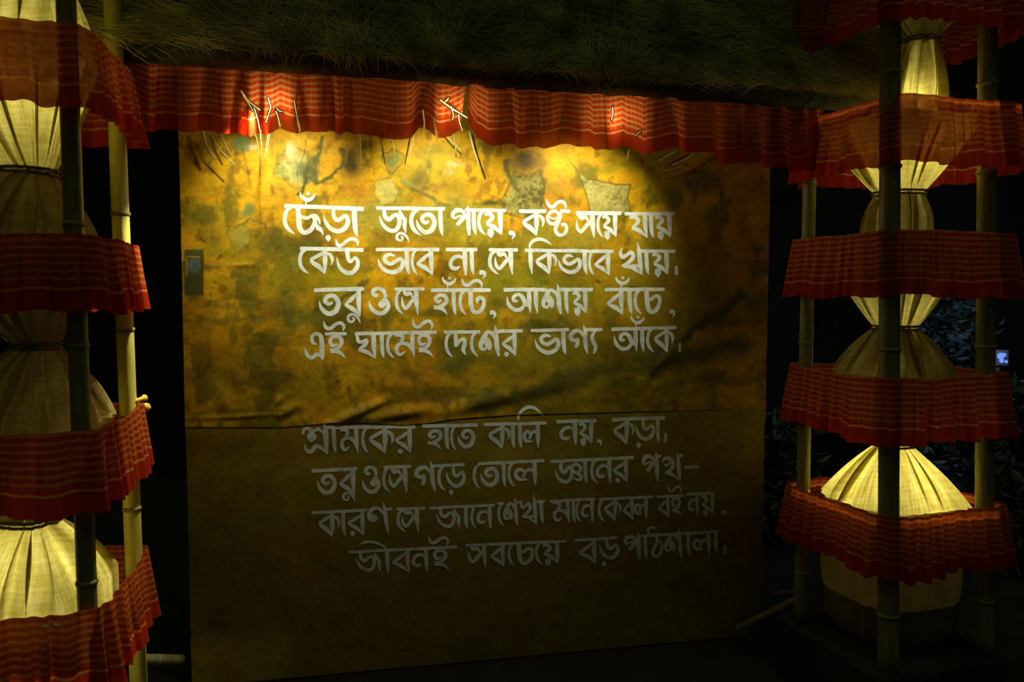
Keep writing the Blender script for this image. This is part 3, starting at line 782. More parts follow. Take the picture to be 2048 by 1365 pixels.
def catmull(P, step):
    P = np.asarray(P, float)
    if len(P) < 3:
        n = max(2, int(np.hypot(*(P[1] - P[0])[:2]) / step) + 1)
        t = np.linspace(0, 1, n)[:, None]
        return P[0] * (1 - t) + P[1] * t
    Q = np.vstack([2 * P[0] - P[1], P, 2 * P[-1] - P[-2]])
    out = []
    for i in range(1, len(Q) - 2):
        p0, p1, p2, p3 = Q[i - 1], Q[i], Q[i + 1], Q[i + 2]
        n = max(2, int(np.hypot(*(p2 - p1)[:2]) / step) + 1)
        for t in np.linspace(0, 1, n, endpoint=False):
            out.append(0.5 * ((2 * p1) + (p2 - p0) * t + (2 * p0 - 5 * p1 + 4 * p2 - p3) * t * t + (3 * p1 - p0 - 3 * p2 + p3) * t ** 3))
    out.append(P[-1])
    return np.array(out)


def stroke_poly(P, V2, Fc, L, caps=True):
    """variable width ribbon in pixel space; L collects the layer of each vertex."""
    n = len(P)
    T = np.gradient(P[:, :2], axis=0)
    T /= np.maximum(np.hypot(T[:, 0], T[:, 1]), 1e-9)[:, None]
    Nn = np.stack([-T[:, 1], T[:, 0]], 1)
    w = np.maximum(P[:, 2], 0.5)[:, None] / 2
    a, b = P[:, :2] + Nn * w, P[:, :2] - Nn * w
    o = len(V2)
    for i in range(n):
        V2.append(a[i])
        V2.append((a[i] + b[i]) / 2)
        V2.append(b[i])
    for i in range(n - 1):
        k = o + 3 * i
        Fc.append((k, k + 1, k + 4, k + 3))
        Fc.append((k + 1, k + 2, k + 5, k + 4))
    if caps:
        for i, s in ((0, -1), (n - 1, 1)):
            if w[i, 0] < 1.0:
                continue
            ring = []
            for q in range(1, 6):
                th = math.pi * q / 6
                ring.append(P[i, :2] + Nn[i] * w[i] * math.cos(th) + T[i] * s * w[i] * 0.45 * math.sin(th))
            k = len(V2)
            V2.extend(ring)
            ids = [o + 3 * i] + list(range(k, k + 5)) + [o + 3 * i + 2]
            c = o + 3 * i + 1
            for q in range(6):
                Fc.append((c, ids[q], ids[q + 1]))


def build_word(word, idx):
    zone, line, heads, th, H, letters, y0 = word
    zx, zy, zs = Z[zone]
    V2, Fc, Lr = [], [], []
    layer = 0
    def done():
        nonlocal layer
        Lr.extend([layer] * (len(V2) - len(Lr)))
        layer += 1
    for s in heads:
        n = 8
        pts = [(s[0] + (s[2] - s[0]) * k / n, s[1] + (s[3] - s[1]) * k / n + random.uniform(-1.5, 1.5), th * random.uniform(0.92, 1.06)) for k in range(n + 1)]
        P = np.array(pts) / zs + np.array([zx, zy, 0])
        stroke_poly(catmull(P, 3.0), V2, Fc, Lr)
        done()
    if y0 is None:
        hx0, hy0, hx1, hy1 = heads[0][0], heads[0][1], heads[-1][2], heads[-1][3]
    for g, xl, xr in letters:
        gl, gr, gy, gh, strokes = G[g]
        yh = y0 if y0 is not None else hy0 + (hy1 - hy0) * ((xl + xr) / 2 - hx0) / (hx1 - hx0)
        sx, sy = (xr - xl) / (gr - gl), H / gh
        sw = min(sy, 0.45 * sy + 0.55 * sx) if sx < sy else sy
        for st in strokes:
            P = np.array([(xl + (x - gl) * sx, yh + (y - gy) * sy, w * sw) for x, y, w in st]) / zs + np.array([zx, zy, 0])
            stroke_poly(catmull(P, 2.2), V2, Fc, Lr)
            done()
    V2 = np.array(V2)
    uv = np.array([px_to_uv(x, y) for x, y in V2])
    up = uv[:, 1] > seam_v(uv[:, 0]) if line == 5 else np.full(len(uv), line < 5)
    if line == 5 and not any(g == 'ARC' for g, _, _ in letters):
        up[:] = False
    D = np.where(up, disp_up(uv[:, 0], uv[:, 1]), disp_lo(uv[:, 0], uv[:, 1])) + 0.0012 + 0.00005 * np.array(Lr)
    X, Y, Zz = wall_pt(uv[:, 0], uv[:, 1], D)
    V3 = np.stack([X, Y, Zz], 1)
    par = UPPER if line < 5 else LOWER
    mesh_obj('lettering_word', V3, Fc, M_LET, parent=par, loc=V3.mean(0), smooth=False)


for i, w in enumerate(WORDS):
    build_word(w, i)

# ------------------------------------------------------------------ eave plane helpers
EO = 0.60
EX, EY = BX + NX * EO, BY + NY * EO


def eave_hit(px, py, off=0.0):
    d = ray(px, py)
    ox, oy = EX + NX * off, EY + NY * off
    t = (ox * NX + oy * NY) / (d[0] * NX + d[1] * NY)
    x, y, z = d[0] * t, d[1] * t, EYE + d[2] * t
    return (x - ox) * UX + (y - oy) * UY, z


def eave_pt(s, z, off=0.0):
    return np.array([EX + UX * s + NX * off, EY + UY * s + NY * off, z])


def pleat_profile(n, length, seed, per=0.055):
    """sum of uneven pleats along a strip, one value in -1..1 for each of n samples, and a second one for the hem"""
    r = np.random.default_rng(seed)
    x = np.linspace(0, length, n)
    knots = [0.0]
    while knots[-1] < length + 0.2:
        knots.append(knots[-1] + per * r.uniform(0.5, 1.7))
    ph = np.interp(x, knots, np.arange(len(knots)))
    amp = np.interp(x, knots, r.uniform(0.25, 1.0, len(knots)))
    p = np.sin(ph * 2 * np.pi)
    p = np.sign(p) * np.abs(p) ** 0.75
    return amp * p, np.interp(x, knots, r.uniform(-1, 1, len(knots)))


POKES = [([(482, 182), (500, 205), (520, 220)], .0022), ([(486, 190), (498, 208), (506, 222)], .0016), ([(536, 195), (542, 215), (532, 245)], .0026),
               ([(552, 222), (556, 235), (560, 252)], .0018), ([(508, 215), (516, 240), (520, 262)], .0014), ([(553, 216), (558, 222), (566, 224)], .0014),
               ([(588, 200), (594, 235), (600, 262)], .0011), ([(880, 200), (905, 218), (935, 236)], .0034), ([(887, 207), (898, 196), (894, 203)], .0022),
               ([(902, 213), (907, 230), (905, 240)], .0016), ([(846, 220), (849, 245), (847, 282)], .0019), ([(867, 235), (872, 262), (875, 288)], .0020),
               ([(917, 230), (919, 244), (925, 262)], .0020), ([(1225, 215), (1226, 226), (1223, 240)], .0022), ([(1272, 272), (1276, 266), (1283, 262)], .0018),
               ([(157, 25), (163, 20), (172, 17)], .0020), ([(177, 45), (186, 46)], .0022), ([(180, 62), (186, 55), (194, 51)], .0020),
               ([(1350, 62), (1500, 52), (1600, 52), (1690, 54)], .0016), ([(1020, 60), (1060, 30), (1075, 0)], .0014), ([(720, 55), (745, 25), (768, 0)], .0016)]

# ------------------------------------------------------------------ eave valances of red checked cloth
TOP = [(100, 70), (300, 105), (480, 138), (560, 148), (760, 152), (930, 145), (960, 155), (1200, 180), (1400, 185), (1700, 200)]
BOT = [(100, 230), (160, 236), (200, 240), (270, 252), (300, 262), (370, 262), (430, 264), (470, 268), (500, 271), (545, 266), (560, 258), (600, 267), (640, 262), (680, 266), (720, 268), (755, 275), (790, 277), (822, 277), (838, 258), (860, 260), (878, 274), (900, 275), (916, 262), (924, 250)]
BOT2 = [(934, 240), (942, 262), (952, 280), (975, 290), (1020, 290), (1045, 297), (1090, 297), (1120, 291), (1178, 293), (1186, 303), (1220, 300), (1246, 294), (1252, 300), (1290, 310), (1298, 306), (1345, 298), (1420, 310), (1430, 326), (1500, 328), (1600, 344), (1690, 334)]


def valance(name, bot, x0, x1, seed, label, dep, slantl=None, slantr=None):
    nu, nv = 560, 60
    pxs = np.linspace(x0, x1, nu)
    tp = np.interp(pxs, [p[0] for p in TOP], [p[1] for p in TOP])
    bt = np.interp(pxs, [p[0] for p in bot], [p[1] for p in bot])
    s0 = np.array([eave_hit(x, y - 16) for x, y in zip(pxs, tp)])
    s1 = np.array([eave_hit(x, y) for x, y in zip(pxs, bt)])
    Ltot = abs(s0[-1, 0] - s0[0, 0])
    pl, ran = pleat_profile(nu, Ltot, seed, 0.10)
    fine = (fbm(np.linspace(0, Ltot * 40, nu), np.zeros(nu), seed + 3, 2) - 0.5)
    V, UV = [], []
    for j in range(nv):
        t = j / (nv - 1)
        a = 0.004 + 0.030 * t
        off = dep + a * pl + 0.010 * fine * (0.3 + 0.3 * t) + 0.02 * t * t
        for i in range(nu):
            s = s0[i, 0] * (1 - t) + s1[i, 0] * t
            sl = 0.0
            if slantr and i > nu - 30:
                sl = slantr * (1 - t) * ((i - nu + 30) / 30) ** 2
            z = s0[i, 1] * (1 - t) + s1[i, 1] * t
            V.append(eave_pt(s + sl, z, off[i]))
            UV.append((s * 1.25 + 0.02 * ran[i], (1 - t) * (s0[i, 1] - s1[i, 1]) + 0.004 * ran[i] * t))
    loc = eave_pt((s0[0, 0] + s0[-1, 0]) / 2, float(s0[:, 1].mean()), 0)
    pp = np.array([project(*p) for p in V])
    gap = np.full(len(V), 1e9)
    for pts, r in POKES:
        if pts[0][1] > 150:
            for a, b in zip(pts[:-1], pts[1:]):
                gap = np.minimum(gap, seg_dist(pp[:, 0], pp[:, 1], a, b)[0] - r * 150)
    Fv = [f for f in grid_faces(nu, nv) if min(gap[list(f)]) > 1.6]
    o = mesh_obj(name, V, Fv, M_GAM, uvs=UV, loc=loc)
    tag(o, label, 'valance', 'red checked valances under the thatch')
    return o


valance('gamcha_valance', BOT, 225, 922, 5, 'red checked cloth valance under the thatch, left length, ending at the dark gap', -0.02, slantr=0.034)
valance('gamcha_valance', BOT2, 936, 1650, 9, 'red checked cloth valance under the thatch, right length with glowing stepped hem', -0.008)

# narrow red cloth edge above the thatch
def ridge_valance():
    nu, nv = 160, 10
    pl, ran = pleat_profile(nu, 2.0, 77, 0.07)
    V, UV = [], []
    for j in range(nv):
        t = j / (nv - 1)
        for i in range(nu):
            px = 960 + 540 * i / (nu - 1)
            s, z = eave_hit(px, 8 + 5 * math.sin(i * 0.35) + 6 * ran[i], -0.36)
            V.append(eave_pt(s, z + 0.22 * (1 - t), -0.36 + (0.01 + 0.02 * t) * pl[i]))
            UV.append((s * 1.25, (1 - t) * 0.22))
    o = mesh_obj('gamcha_valance', V, grid_faces(nu, nv), M_GAM, uvs=UV, loc=V[nu // 2])
    tag(o, 'red cloth hem hanging into the picture above the thatch, at the very top edge', 'valance', 'red checked valances under the thatch')


ridge_valance()

# ------------------------------------------------------------------ thatched eave
SLOPE = math.radians(52)
s_l = eave_hit(104, 100)[0]
s_r = eave_hit(1800, 195)[0]


def eave_top(s):
    t = (s - s_l) / (s_r - s_l)
    return EYE + 0.872 - 0.045 * t


def roof_pt(s, r, h):
    """r metres up the slope from the eave edge, h above its surface"""
    off = 0.045 - r * math.cos(SLOPE) + h * math.sin(SLOPE)
    return eave_pt(s, eave_top(s) + r * math.sin(SLOPE) + h * math.cos(SLOPE), off)


THATCH = empty('thatched_eave', eave_pt((s_l + s_r) / 2, EYE + 0.9, 0))
tag(THATCH, 'thatched eave of dark olive straw running across the top of the picture', 'thatch')
nu, nv = 150, 22
V = []
prof = [(-0.022, -0.072), (-0.014, -0.035)] + [(k / (nv - 3) * 0.72, 0.0) for k in range(nv - 2)]
for r, h in prof:
    for i in range(nu):
        s = s_l + (s_r - s_l) * i / (nu - 1)
        V.append(roof_pt(s, r, h + 0.03 * (float(fbm(s * 7, r * 9, 91)) - 0.5) - 0.006))
FT = grid_faces(nu, nv)
nb = len(V)
for i in range(nu):
    s = s_l + (s_r - s_l) * i / (nu - 1)
    V.append(roof_pt(s, 0.72, -0.14))
for i in range(nu):
    s = s_l + (s_r - s_l) * i / (nu - 1)
    V.append(roof_pt(s, 0.02, -0.08))
for i in range(nu - 1):
    FT.append(((nv - 1) * nu + i, (nv - 1) * nu + i + 1, nb + i + 1, nb + i))
    FT.append((nb + i, nb + i + 1, nb + nu + i + 1, nb + nu + i))
    FT.append((nb + nu + i, nb + nu + i + 1, i + 1, i))
mesh_obj('thatch_bed', V, FT, M_THATCH, parent=THATCH, loc=THATCH.location)


def roof_px(px, py):
    """(s, r) on the slope under a pixel"""
    lo, hi = 0.0, 0.9
    for _ in range(30):
        m = (lo + hi) / 2
        s = eave_hit(px, py, 0.045 - m * math.cos(SLOPE))[0]
        p = roof_pt(s, m, 0)
        if project(*p)[1] > py:
            lo = m
        else:
            hi = m
    return s, lo


TUFTS = [(1175, 110, 90, 92), (1150, 150, 60, 110), (880, 60, 60, 80), (690, 80, 70, 100), (560, 90, 60, 84)]


def strand(acc, p, d, up, L, w, bend, seg=3):
    side = np.cross(d, up)
    side /= np.linalg.norm(side)
    pts = []
    for k in range(seg + 1):
        t = k / seg
        pts.append(p + d * L * t + side * bend * L * t * t + up * (0.012 * math.sin(math.pi * t)))
    o = len(acc[0])
    for k, q in enumerate(pts):
        ww = w * (1.0 - 0.75 * k / seg)
        acc[0].extend([q - side * ww, q + up * ww, q + side * ww])
    for k in range(seg):
        a = o + 3 * k
        acc[1].extend([(a, a + 1, a + 4, a + 3), (a + 1, a + 2, a + 5, a + 4)])


acc = ([], [])
es = np.array([UX, UY, 0])
er = np.array([-NX * math.cos(SLOPE), -NY * math.cos(SLOPE), math.sin(SLOPE)])
en = np.array([NX * math.sin(SLOPE), NY * math.sin(SLOPE), math.cos(SLOPE)])
tufts = [(*roof_px(x, y), rad / 500.0, a) for x, y, rad, a in TUFTS]
for k in range(13000):
    s = random.uniform(s_l, s_r)
    r = random.uniform(-0.03, 0.66) if random.random() < 0.8 else random.uniform(-0.03, 0.1)
    a = math.radians(-8 + 60 * (float(fbm(s * 2.2, r * 3.0, 13, 3)) - 0.5) * 2 + random.gauss(0, 16))
    if random.random() < 0.5:
        a += math.pi
    for ts, tr, rad, ang in tufts:
        dd = math.hypot(s - ts, (r - tr) * 0.6) / rad
        if dd < 1 and random.random() < 1.0 - 0.6 * dd:
            a = math.radians(ang + (s - ts) / rad * -40 + random.gauss(0, 10))
            if random.random() < 0.5:
                a += math.pi
    d = es * math.cos(a) + er * math.sin(a)
    L = random.uniform(0.10, 0.30)
    if r + L * math.sin(a) < -0.06:
        L *= 0.4
    strand(acc, roof_pt(s, r, random.uniform(0.0, 0.028)), d + en * random.uniform(-0.03, 0.09), en, L, random.uniform(0.0011, 0.0027), random.gauss(0, 0.18))
o = mesh_obj('straw_strands', acc[0], acc[1], M_STRAW, parent=THATCH, loc=THATCH.location, smooth=False)
o['kind'] = 'stuff'


def loose(pts_px, off, rad, pale=True, split=False):
    """one loose straw hanging from the eave; pixels traced on a vertical plane OFF metres before the painted sheet"""
    P = []
    for (x, y) in pts_px:
        u, v = px_to_uv(x, y, off)
        P.append(Vector(wall_pt(u, v, off)))
    Q = [P[0]]
    for a, b in zip(P[:-1], P[1:]):
        for t in (0.5, 1.0):
            Q.append(a.lerp(b, t))
    if split:                                             # a split, flat blade of straw
        vf = ([], [])
        for i, q in enumerate(Q):
            t = (Q[min(i + 1, len(Q) - 1)] - Q[max(i - 1, 0)]).normalized()
            side = t.cross(Vector((NX, NY, 0))).normalized() * rad * (1 - 0.5 * i / len(Q))
            vf[0].extend([q - side, q + Vector((NX, NY, 0)) * rad * 0.3, q + side])
            if i:
                k = 3 * i
                vf[1].extend([(k - 3, k - 2, k + 1, k), (k - 2, k - 1, k + 2, k + 1)])
    else:
        vf = tube(Q, [rad * (1 - 0.5 * i / len(Q)) for i in range(len(Q))], 5)
    mesh_obj('loose_straw', vf[0], vf[1], M_STRAWL if pale else M_STRAW, parent=THATCH, loc=P[0])


# pale straws poking through worn gaps in the valance, and a few on the thatch
for pts, r in POKES:
    loose(pts, 0.575 if pts[0][1] > 150 else 0.69, r * 0.72, True, pts[0][1] > 150)
# straws hanging behind the valance close to the painted sheet
for pts, off, r, pale in [([(521, 262), (523, 300), (519, 352)], 0.42, .0022, True), ([(509, 262), (515, 285), (520, 315)], 0.20, .0012, False), ([(536, 262), (532, 300), (527, 318)], 0.25, .0013, False),
                          ([(540, 265), (534, 300), (533, 318)], 0.25, .0011, False), ([(599, 262), (597, 285), (586, 310), (585, 335)], 0.12, .0010, True), ([(590, 340), (596, 365), (604, 392)], 0.03, .0013, False),
                          ([(1006, 285), (1008, 305), (1008, 330)], 0.30, .0016, True), ([(1258, 300), (1256, 312), (1254, 320)], 0.42, .0014, False),
                          ([(405, 262), (412, 290), (428, 318)], 0.10, .0075, False), ([(440, 262), (448, 285), (462, 310)], 0.09, .0045, False), ([(420, 270), (440, 300), (470, 330)], 0.12, .0040, False),
                          ([(718, 262), (722, 300), (724, 330)], 0.07, .0042, False), ([(780, 262), (786, 290), (790, 312)], 0.08, .0035, False), ([(828, 270), (822, 300), (818, 320)], 0.05, .0030, False),
                          ([(905, 265), (910, 290), (912, 308)], 0.05, .0026, False), ([(885, 262), (905, 285), (922, 300)], 0.06, .0030, False), ([(938, 262), (948, 300), (962, 340)], 0.08, .0055, False),
                          ([(1358, 300), (1335, 312), (1318, 322)], 0.08, .0050, False), ([(1375, 330), (1345, 338), (1322, 344)], 0.08, .0040, False), ([(1400, 300), (1370, 320), (1345, 330)], 0.10, .0050, False)]:
    loose(pts, off, r, pale)

# ------------------------------------------------------------------ bamboo poles
def bamboo(px_top, px_bot, Y, z0, z1, rad, label, nodes=None, mat=None, group='upright bamboo poles of the two columns'):
    """upright pole whose axis passes under two pixels at depth Y"""
    a, b = at(*px_top, Y), at(*px_bot, Y)
    d = (a - b) / (a.z - b.z)
    f = lambda z: b + d * (z - b.z)
    root = empty('bamboo_pole', f(z0))
    zs, rs = [], []
    node_z = [z0 + 0.22 + 0.34 * k for k in range(int((z1 - z0) / 0.34))] if nodes is None else nodes
    z = z0
    allz = sorted(set(list(np.arange(z0, z1, 0.06)) + [z1]))
    pts = [f(z) for z in allz]
    rr = [rad * (1.0 - 0.06 * (z - z0) / (z1 - z0)) for z in allz]
    vf = tube(pts, rr, 16)
    mesh_obj('culm', vf[0], vf[1], mat or M_BAMB, parent=root, loc=root.location)
    for nz in node_z:
        if nz < z0 or nz > z1:
            continue
        q = [f(nz - 0.008), f(nz - 0.003), f(nz + 0.003), f(nz + 0.008)]
        vf = tube(q, [rad * 1.0, rad * 1.10, rad * 1.10, rad * 1.0], 16)
        mesh_obj('node_ring', vf[0], vf[1], M_NODE, parent=root, loc=f(nz))
    tag(root, label, 'bamboo pole', group)
    return root, f


PL = 0.28      # plinth height
RIGHT_C, RIGHT_R, RIGHT_A = np.array([1.593, 3.325]), 0.355, math.radians(242)
LEFT_C, LEFT_A, LEFT_R = np.array([-1.53, 2.44]), math.radians(-31.5), 0.363
bamboo((146, 400), (171, 1100), 2.25, 0.0, 3.1, 0.027, 'near dark bamboo pole of the left column, crossing its cloth')
bamboo((234, 250), (265, 1050), 2.75, 0.0, 3.1, 0.029, 'yellow lit bamboo pole of the left column, next to the dark gap', nodes=[0.55, 0.98, 1.30, 1.605, 2.0, 2.4], mat=M_BAMB_LIT)
bamboo((1780, 300), (1778, 850), 3.00, PL, 3.1, 0.038, 'thick dark bamboo pole in front of the right column')
bamboo((1618, 400), (1608, 900), 3.47, PL, 3.1, 0.029, 'thin bamboo pole on the left side of the right column, beside the painted sheet')
bamboo((1975, 150), (1968, 1200), 3.15, PL, 3.1, 0.036, 'bamboo pole on the right side of the right column, blue light on its edge')
tagless = None

# ------------------------------------------------------------------ column cloths
def super_ring(c, a0, half_diag, th, n=10.0, grow=0.0):
    """point on a rounded square whose corners lie at a0 + 90k degrees"""
    t = th - a0 - math.pi / 4
    ct, st = np.cos(t), np.sin(t)
    r = (half_diag / math.sqrt(2) + grow) / (np.abs(ct) ** n + np.abs(st) ** n) ** (1 / n)
    return c[0] + r * np.cos(th), c[1] + r * np.sin(th), r


def ruffle(c, a0, hd, z_top, h, seed, label, dropf=None, grow=0.062, sheer=False, group='red checked cloth ruffles around the columns'):
    nu, nv = 420, 22
    th = np.linspace(0, 2 * np.pi, nu, endpoint=False)
    x0, y0, r0 = super_ring(c, a0, hd, th)
    Lc = 4 * hd * math.sqrt(2)
    pl, ran = pleat_profile(nu, Lc, seed, 0.05)
    w = np.minimum(1, np.minimum(np.arange(nu), nu - 1 - np.arange(nu)) / 12.0)
    pl, ran = pl * w, ran * w
    sag = 0.012 * (fbm(np.cos(th) * 2 + 5, np.sin(th) * 2 + 5, seed, 3) - 0.5) * 2
    V, UV = [], []
    for j in range(nv):
        t = j / (nv - 1)
        xg, yg, rg = super_ring(c, a0, hd, th, grow=grow + 0.022 * t)
        off = (0.009 + 0.019 * t) * pl + 0.012 * t * ran
        zt = z_top + sag + (dropf(th) if dropf else 0)
        z = zt - t * (h + 0.012 * ran)
        for i in range(nu):
            V.append((xg[i] + off[i] * math.cos(th[i]), yg[i] + off[i] * math.sin(th[i]), z[i]))
            UV.append((Lc * i / nu * 1.2, (1 - t) * h))
    V = np.array(V)
    o = mesh_obj('gamcha_ruffle', V, grid_faces(nu, nv, True), M_GAM_H if sheer else M_GAM_D, uvs=UV, loc=(c[0], c[1], z_top))
    tag(o, label, 'ruffle', group)
    return o


def gathered(c_ring, a0, hd, axis, z_top, z_neck, z_bot, rn, spread, seed, label, lean=(0, 0)):
    """cloth hung from one ruffle, tied to a waist and spread again to the next"""
    nu, nv = 260, 44
    th = np.linspace(0, 2 * np.pi, nu, endpoint=False)
    r = np.random.default_rng(seed)
    ph = r.uniform(0, 6.28, 6)
    wob = th + 0.25 * np.sin(th * 3 + ph[5]) + 0.12 * np.sin(th * 7 + ph[0])
    sh = lambda q: np.sign(np.sin(q)) * np.abs(np.sin(q)) ** 0.6
    fold = 0.62 * sh(wob * 11 + ph[0]) * (0.6 + 0.4 * np.sin(th * 2 + ph[1])) + 0.38 * sh(wob * 23 + ph[2]) * np.cos(th * 3 + ph[3]) + 0.2 * np.sin(th * 5 + ph[4])
    twist = np.sin(wob * 11 + ph[0] + 1.2)
    ztie = z_neck + 0.03
    root = empty('gathered_cloth', (axis[0], axis[1], z_bot))
    V, UV = [], []
    skirt = 0.10 if seed == 3 else 0.0  # drape lengthened inside the lowest left ruffle to darken it
    for j in range(nv):
        t = j / (nv - 1)
        z = z_top + (z_bot - skirt - z_top) * t
        if z >= z_neck:
            k = (z - z_neck) / (z_top - z_neck)
            tx, ty, _ = super_ring(c_ring, a0, hd - 0.03, th, 6)
            k2 = k ** 0.92
        else:
            k = min(1.0, (z_neck - z) / (z_neck - z_bot))
            cx = c_ring * spread + np.array(axis) * (1 - spread)
            tx, ty, _ = super_ring(cx, a0, (hd - 0.03) * spread, th, 6)
            k2 = k ** 0.95
        bag = 0.02 * math.sin(math.pi * k) * (1 if z < z_neck else -0.3)
        nx = axis[0] + rn * np.cos(th)
        ny = axis[1] + rn * np.sin(th)
        x = nx * (1 - k2) + tx * k2
        y = ny * (1 - k2) + ty * k2
        fa = fold * (0.016 + 0.085 * k * (1 - 0.80 * k)) + bag * 0.5
        ta = twist * 0.05 * k * (1 - 0.8 * k)
        x = x + fa * np.cos(th) - ta * np.sin(th) + lean[0] * (1 - k2)
        y = y + fa * np.sin(th) + ta * np.cos(th) + lean[1] * (1 - k2)
        for i in range(nu):
            V.append((x[i], y[i], z))
            UV.append((i / nu * 1.6, z))
    mesh_obj('cloth_drape', V, grid_faces(nu, nv, True), M_CREAM, parent=root, uvs=UV, loc=root.location)
    A = ([], [])
    for dz in (-0.008, 0.006):
        pts = [Vector((axis[0] + lean[0] + (rn + 0.012 + 0.016 * fold[i]) * math.cos(th[i]), axis[1] + lean[1] + (rn + 0.012 + 0.016 * fold[i]) * math.sin(th[i]), z_neck + dz)) for i in range(0, nu, 4)]
        pts.append(pts[0])
        add(A, tube(pts, [0.005] * len(pts), 6, False))
    mesh_obj('tie_cord', A[0], A[1], M_ROPE, parent=root, loc=(axis[0], axis[1], z_neck))
    cp = [Vector((axis[0] + lean[0], axis[1] + lean[1], z_neck + dz)) for dz in (-0.02, -0.012, 0.012, 0.02)]
    vf = tube(cp, [rn * 0.55, rn * 0.93, rn * 0.93, rn * 0.55], 24)
    mesh_obj('neck_plug', vf[0], vf[1], M_CREAM_IN, parent=root, loc=cp[1])  # solid core of bunched cloth, added to stop light leaking through the neck
    tag(root, label, 'draped cloth', 'cream cloths gathered inside the columns')
    return root


# heights of the ruffle tops above the floor
LZ = [EYE + .735, EYE + .17, EYE - .375, EYE - .885]
RZ = [EYE + 1.27, EYE + .735, EYE + .245, EYE - .305, EYE - .83]
LH = [.225, .215, .225, .24]
RH = [.27, .255, .245, .245, .235]
llab = ['sheer red ruffle round the left column in the upper left corner, lit cloth behind it',
        'red checked ruffle round the left column with a bright orange folded end',
        'red checked ruffle round the left column, drooping end with a yellow tie',
        'lowest red checked ruffle round the left column, with two white pins']
def corner_drop(a, amt, wid=0.5):
    return lambda th: -amt * np.exp(-((np.angle(np.exp(1j * (th - a)))) / wid) ** 2)
for i in range(4):
    ruffle(LEFT_C, LEFT_A, LEFT_R, LZ[i], LH[i], 100 + i, llab[i], sheer=(i == 0))
rlab = ['red ruffle at the very top of the right column, cut by the picture edge',
        'dark red ruffle round the right column, level with the eave, lit cloth showing through',
        'red checked ruffle round the right column, second below the eave, above the blue light',
        'red checked ruffle round the right column just above the brightly glowing cloth cone',
        'lowest red checked ruffle round the right column, above the beige drum']
for i in range(5):
    ruffle(RIGHT_C, RIGHT_A, RIGHT_R, RZ[i], RH[i], 200 + i, rlab[i], grow=0.062, sheer=(i == 1))

LX = (-1.455, 2.44)
RX = (1.60, 3.33)
RXT = (1.66, 3.33)
zl = lambda py: at(60, py, 2.44).z
zr = lambda py: at(1800, py, 3.33).z
gathered(LEFT_C, LEFT_A, LEFT_R, LX, LZ[0] - 0.02, zl(345), LZ[1] - 0.02, 0.060, 1.0, 1, 'cream cloth of the left column, bright strips gathered below the glowing top ruffle')
gathered(LEFT_C, LEFT_A, LEFT_R, LX, LZ[1] - 0.03, zl(692), LZ[2] - 0.02, 0.050, 1.0, 2, 'dim cream cloth of the left column, gathered between the two middle ruffles')
gathered(LEFT_C, LEFT_A, LEFT_R, (-1.49, 2.44), LZ[2] - 0.03, zl(1040), LZ[3] - 0.02, 0.065, 1.0, 3, 'brightly lit yellow pleated cloth at the foot of the left column')
gathered(LEFT_C, LEFT_A, LEFT_R, LX, LZ[0] + 0.55, LZ[0] + 0.33, LZ[0] + 0.0, 0.060, 0.97, 4, 'pale lit cloth slope at the top left corner of the picture')
gathered(RIGHT_C, RIGHT_A, RIGHT_R, RXT, RZ[0] - 0.02, zr(84), RZ[1] - 0.02, 0.058, 0.45, 5, 'yellow lit cloth of the right column, tied at the top beside the dark pole')
gathered(RIGHT_C, RIGHT_A, RIGHT_R, RX, RZ[1] - 0.03, zr(388), RZ[2] - 0.02, 0.080, 0.42, 6, 'yellow lit cloth of the right column, tied just below the eave level ruffle')
gathered(RIGHT_C, RIGHT_A, RIGHT_R, RX, RZ[2] - 0.03, zr(655), RZ[3] - 0.02, 0.075, 0.80, 7, 'half lit cloth of the right column with two pale streaks, above the third ruffle')
gathered(RIGHT_C, RIGHT_A, RIGHT_R, RX, RZ[3] - 0.03, zr(888), RZ[4] - 0.02, 0.060, 1.0, 8, 'brightest cream cloth cone of the right column, spreading to the lowest ruffle')

# yellow tie of the drooping left ruffle
p = at(268, 806, 2.79)
acc2 = ([], [])
tie_pts = [Vector((p.x + 0.038 * math.cos(a) , p.y + 0.042 * math.sin(a), p.z + 0.02 * math.sin(a * 0.5 + 4.2))) for a in np.linspace(0, 2 * math.pi, 20)]
add(acc2, tube(tie_pts, [0.012 + 0.005 * math.sin(k) for k in range(20)], 8))
tie = mesh_obj('cloth_tie', acc2[0], acc2[1], M_YEL, loc=p)
tag(tie, 'small bright yellow cloth tie on the lit bamboo pole, above the drooping red ruffle', 'cloth tie')

# pins on the lowest left ruffle
for (x, y), lab in (((93, 1253), 'small white pin on the lowest left ruffle, left one of two'), ((114, 1250), 'small white pin on the lowest left ruffle, right one of two')):
    p = at(x, y, 2.085)
    A = ([], [])
    add(A, tube([p + Vector((-0.006, 0, 0.003)), p + Vector((-0.003, -0.003, 0.0)), p + Vector((0.003, -0.003, -0.002)), p + Vector((0.006, 0, 0.002))], [0.002, 0.0042, 0.0042, 0.002], 8))
    tag(mesh_obj('pin', A[0], A[1], M_PIN, loc=p), lab, 'pin', 'white pins on the ruffle')

# ------------------------------------------------------------------ plinth, drum, rails
def prism(c, a0, hd, z0, z1, bev=0.015):
    V, Fc = [], []
    prof = [(hd, z0), (hd, z1 - bev), (hd - bev, z1)]
    for r, z in prof:
        for k in range(4):
            a = a0 + k * math.pi / 2
            V.append(Vector((c[0] + r * math.cos(a), c[1] + r * math.sin(a), z)))
    for j in range(2):
        for k in range(4):
            k2 = (k + 1) % 4
            Fc.append((j * 4 + k, j * 4 + k2, j * 4 + 4 + k2, j * 4 + 4 + k))
    Fc.append((8, 9, 10, 11))
    Fc.append((3, 2, 1, 0))
    return V, Fc


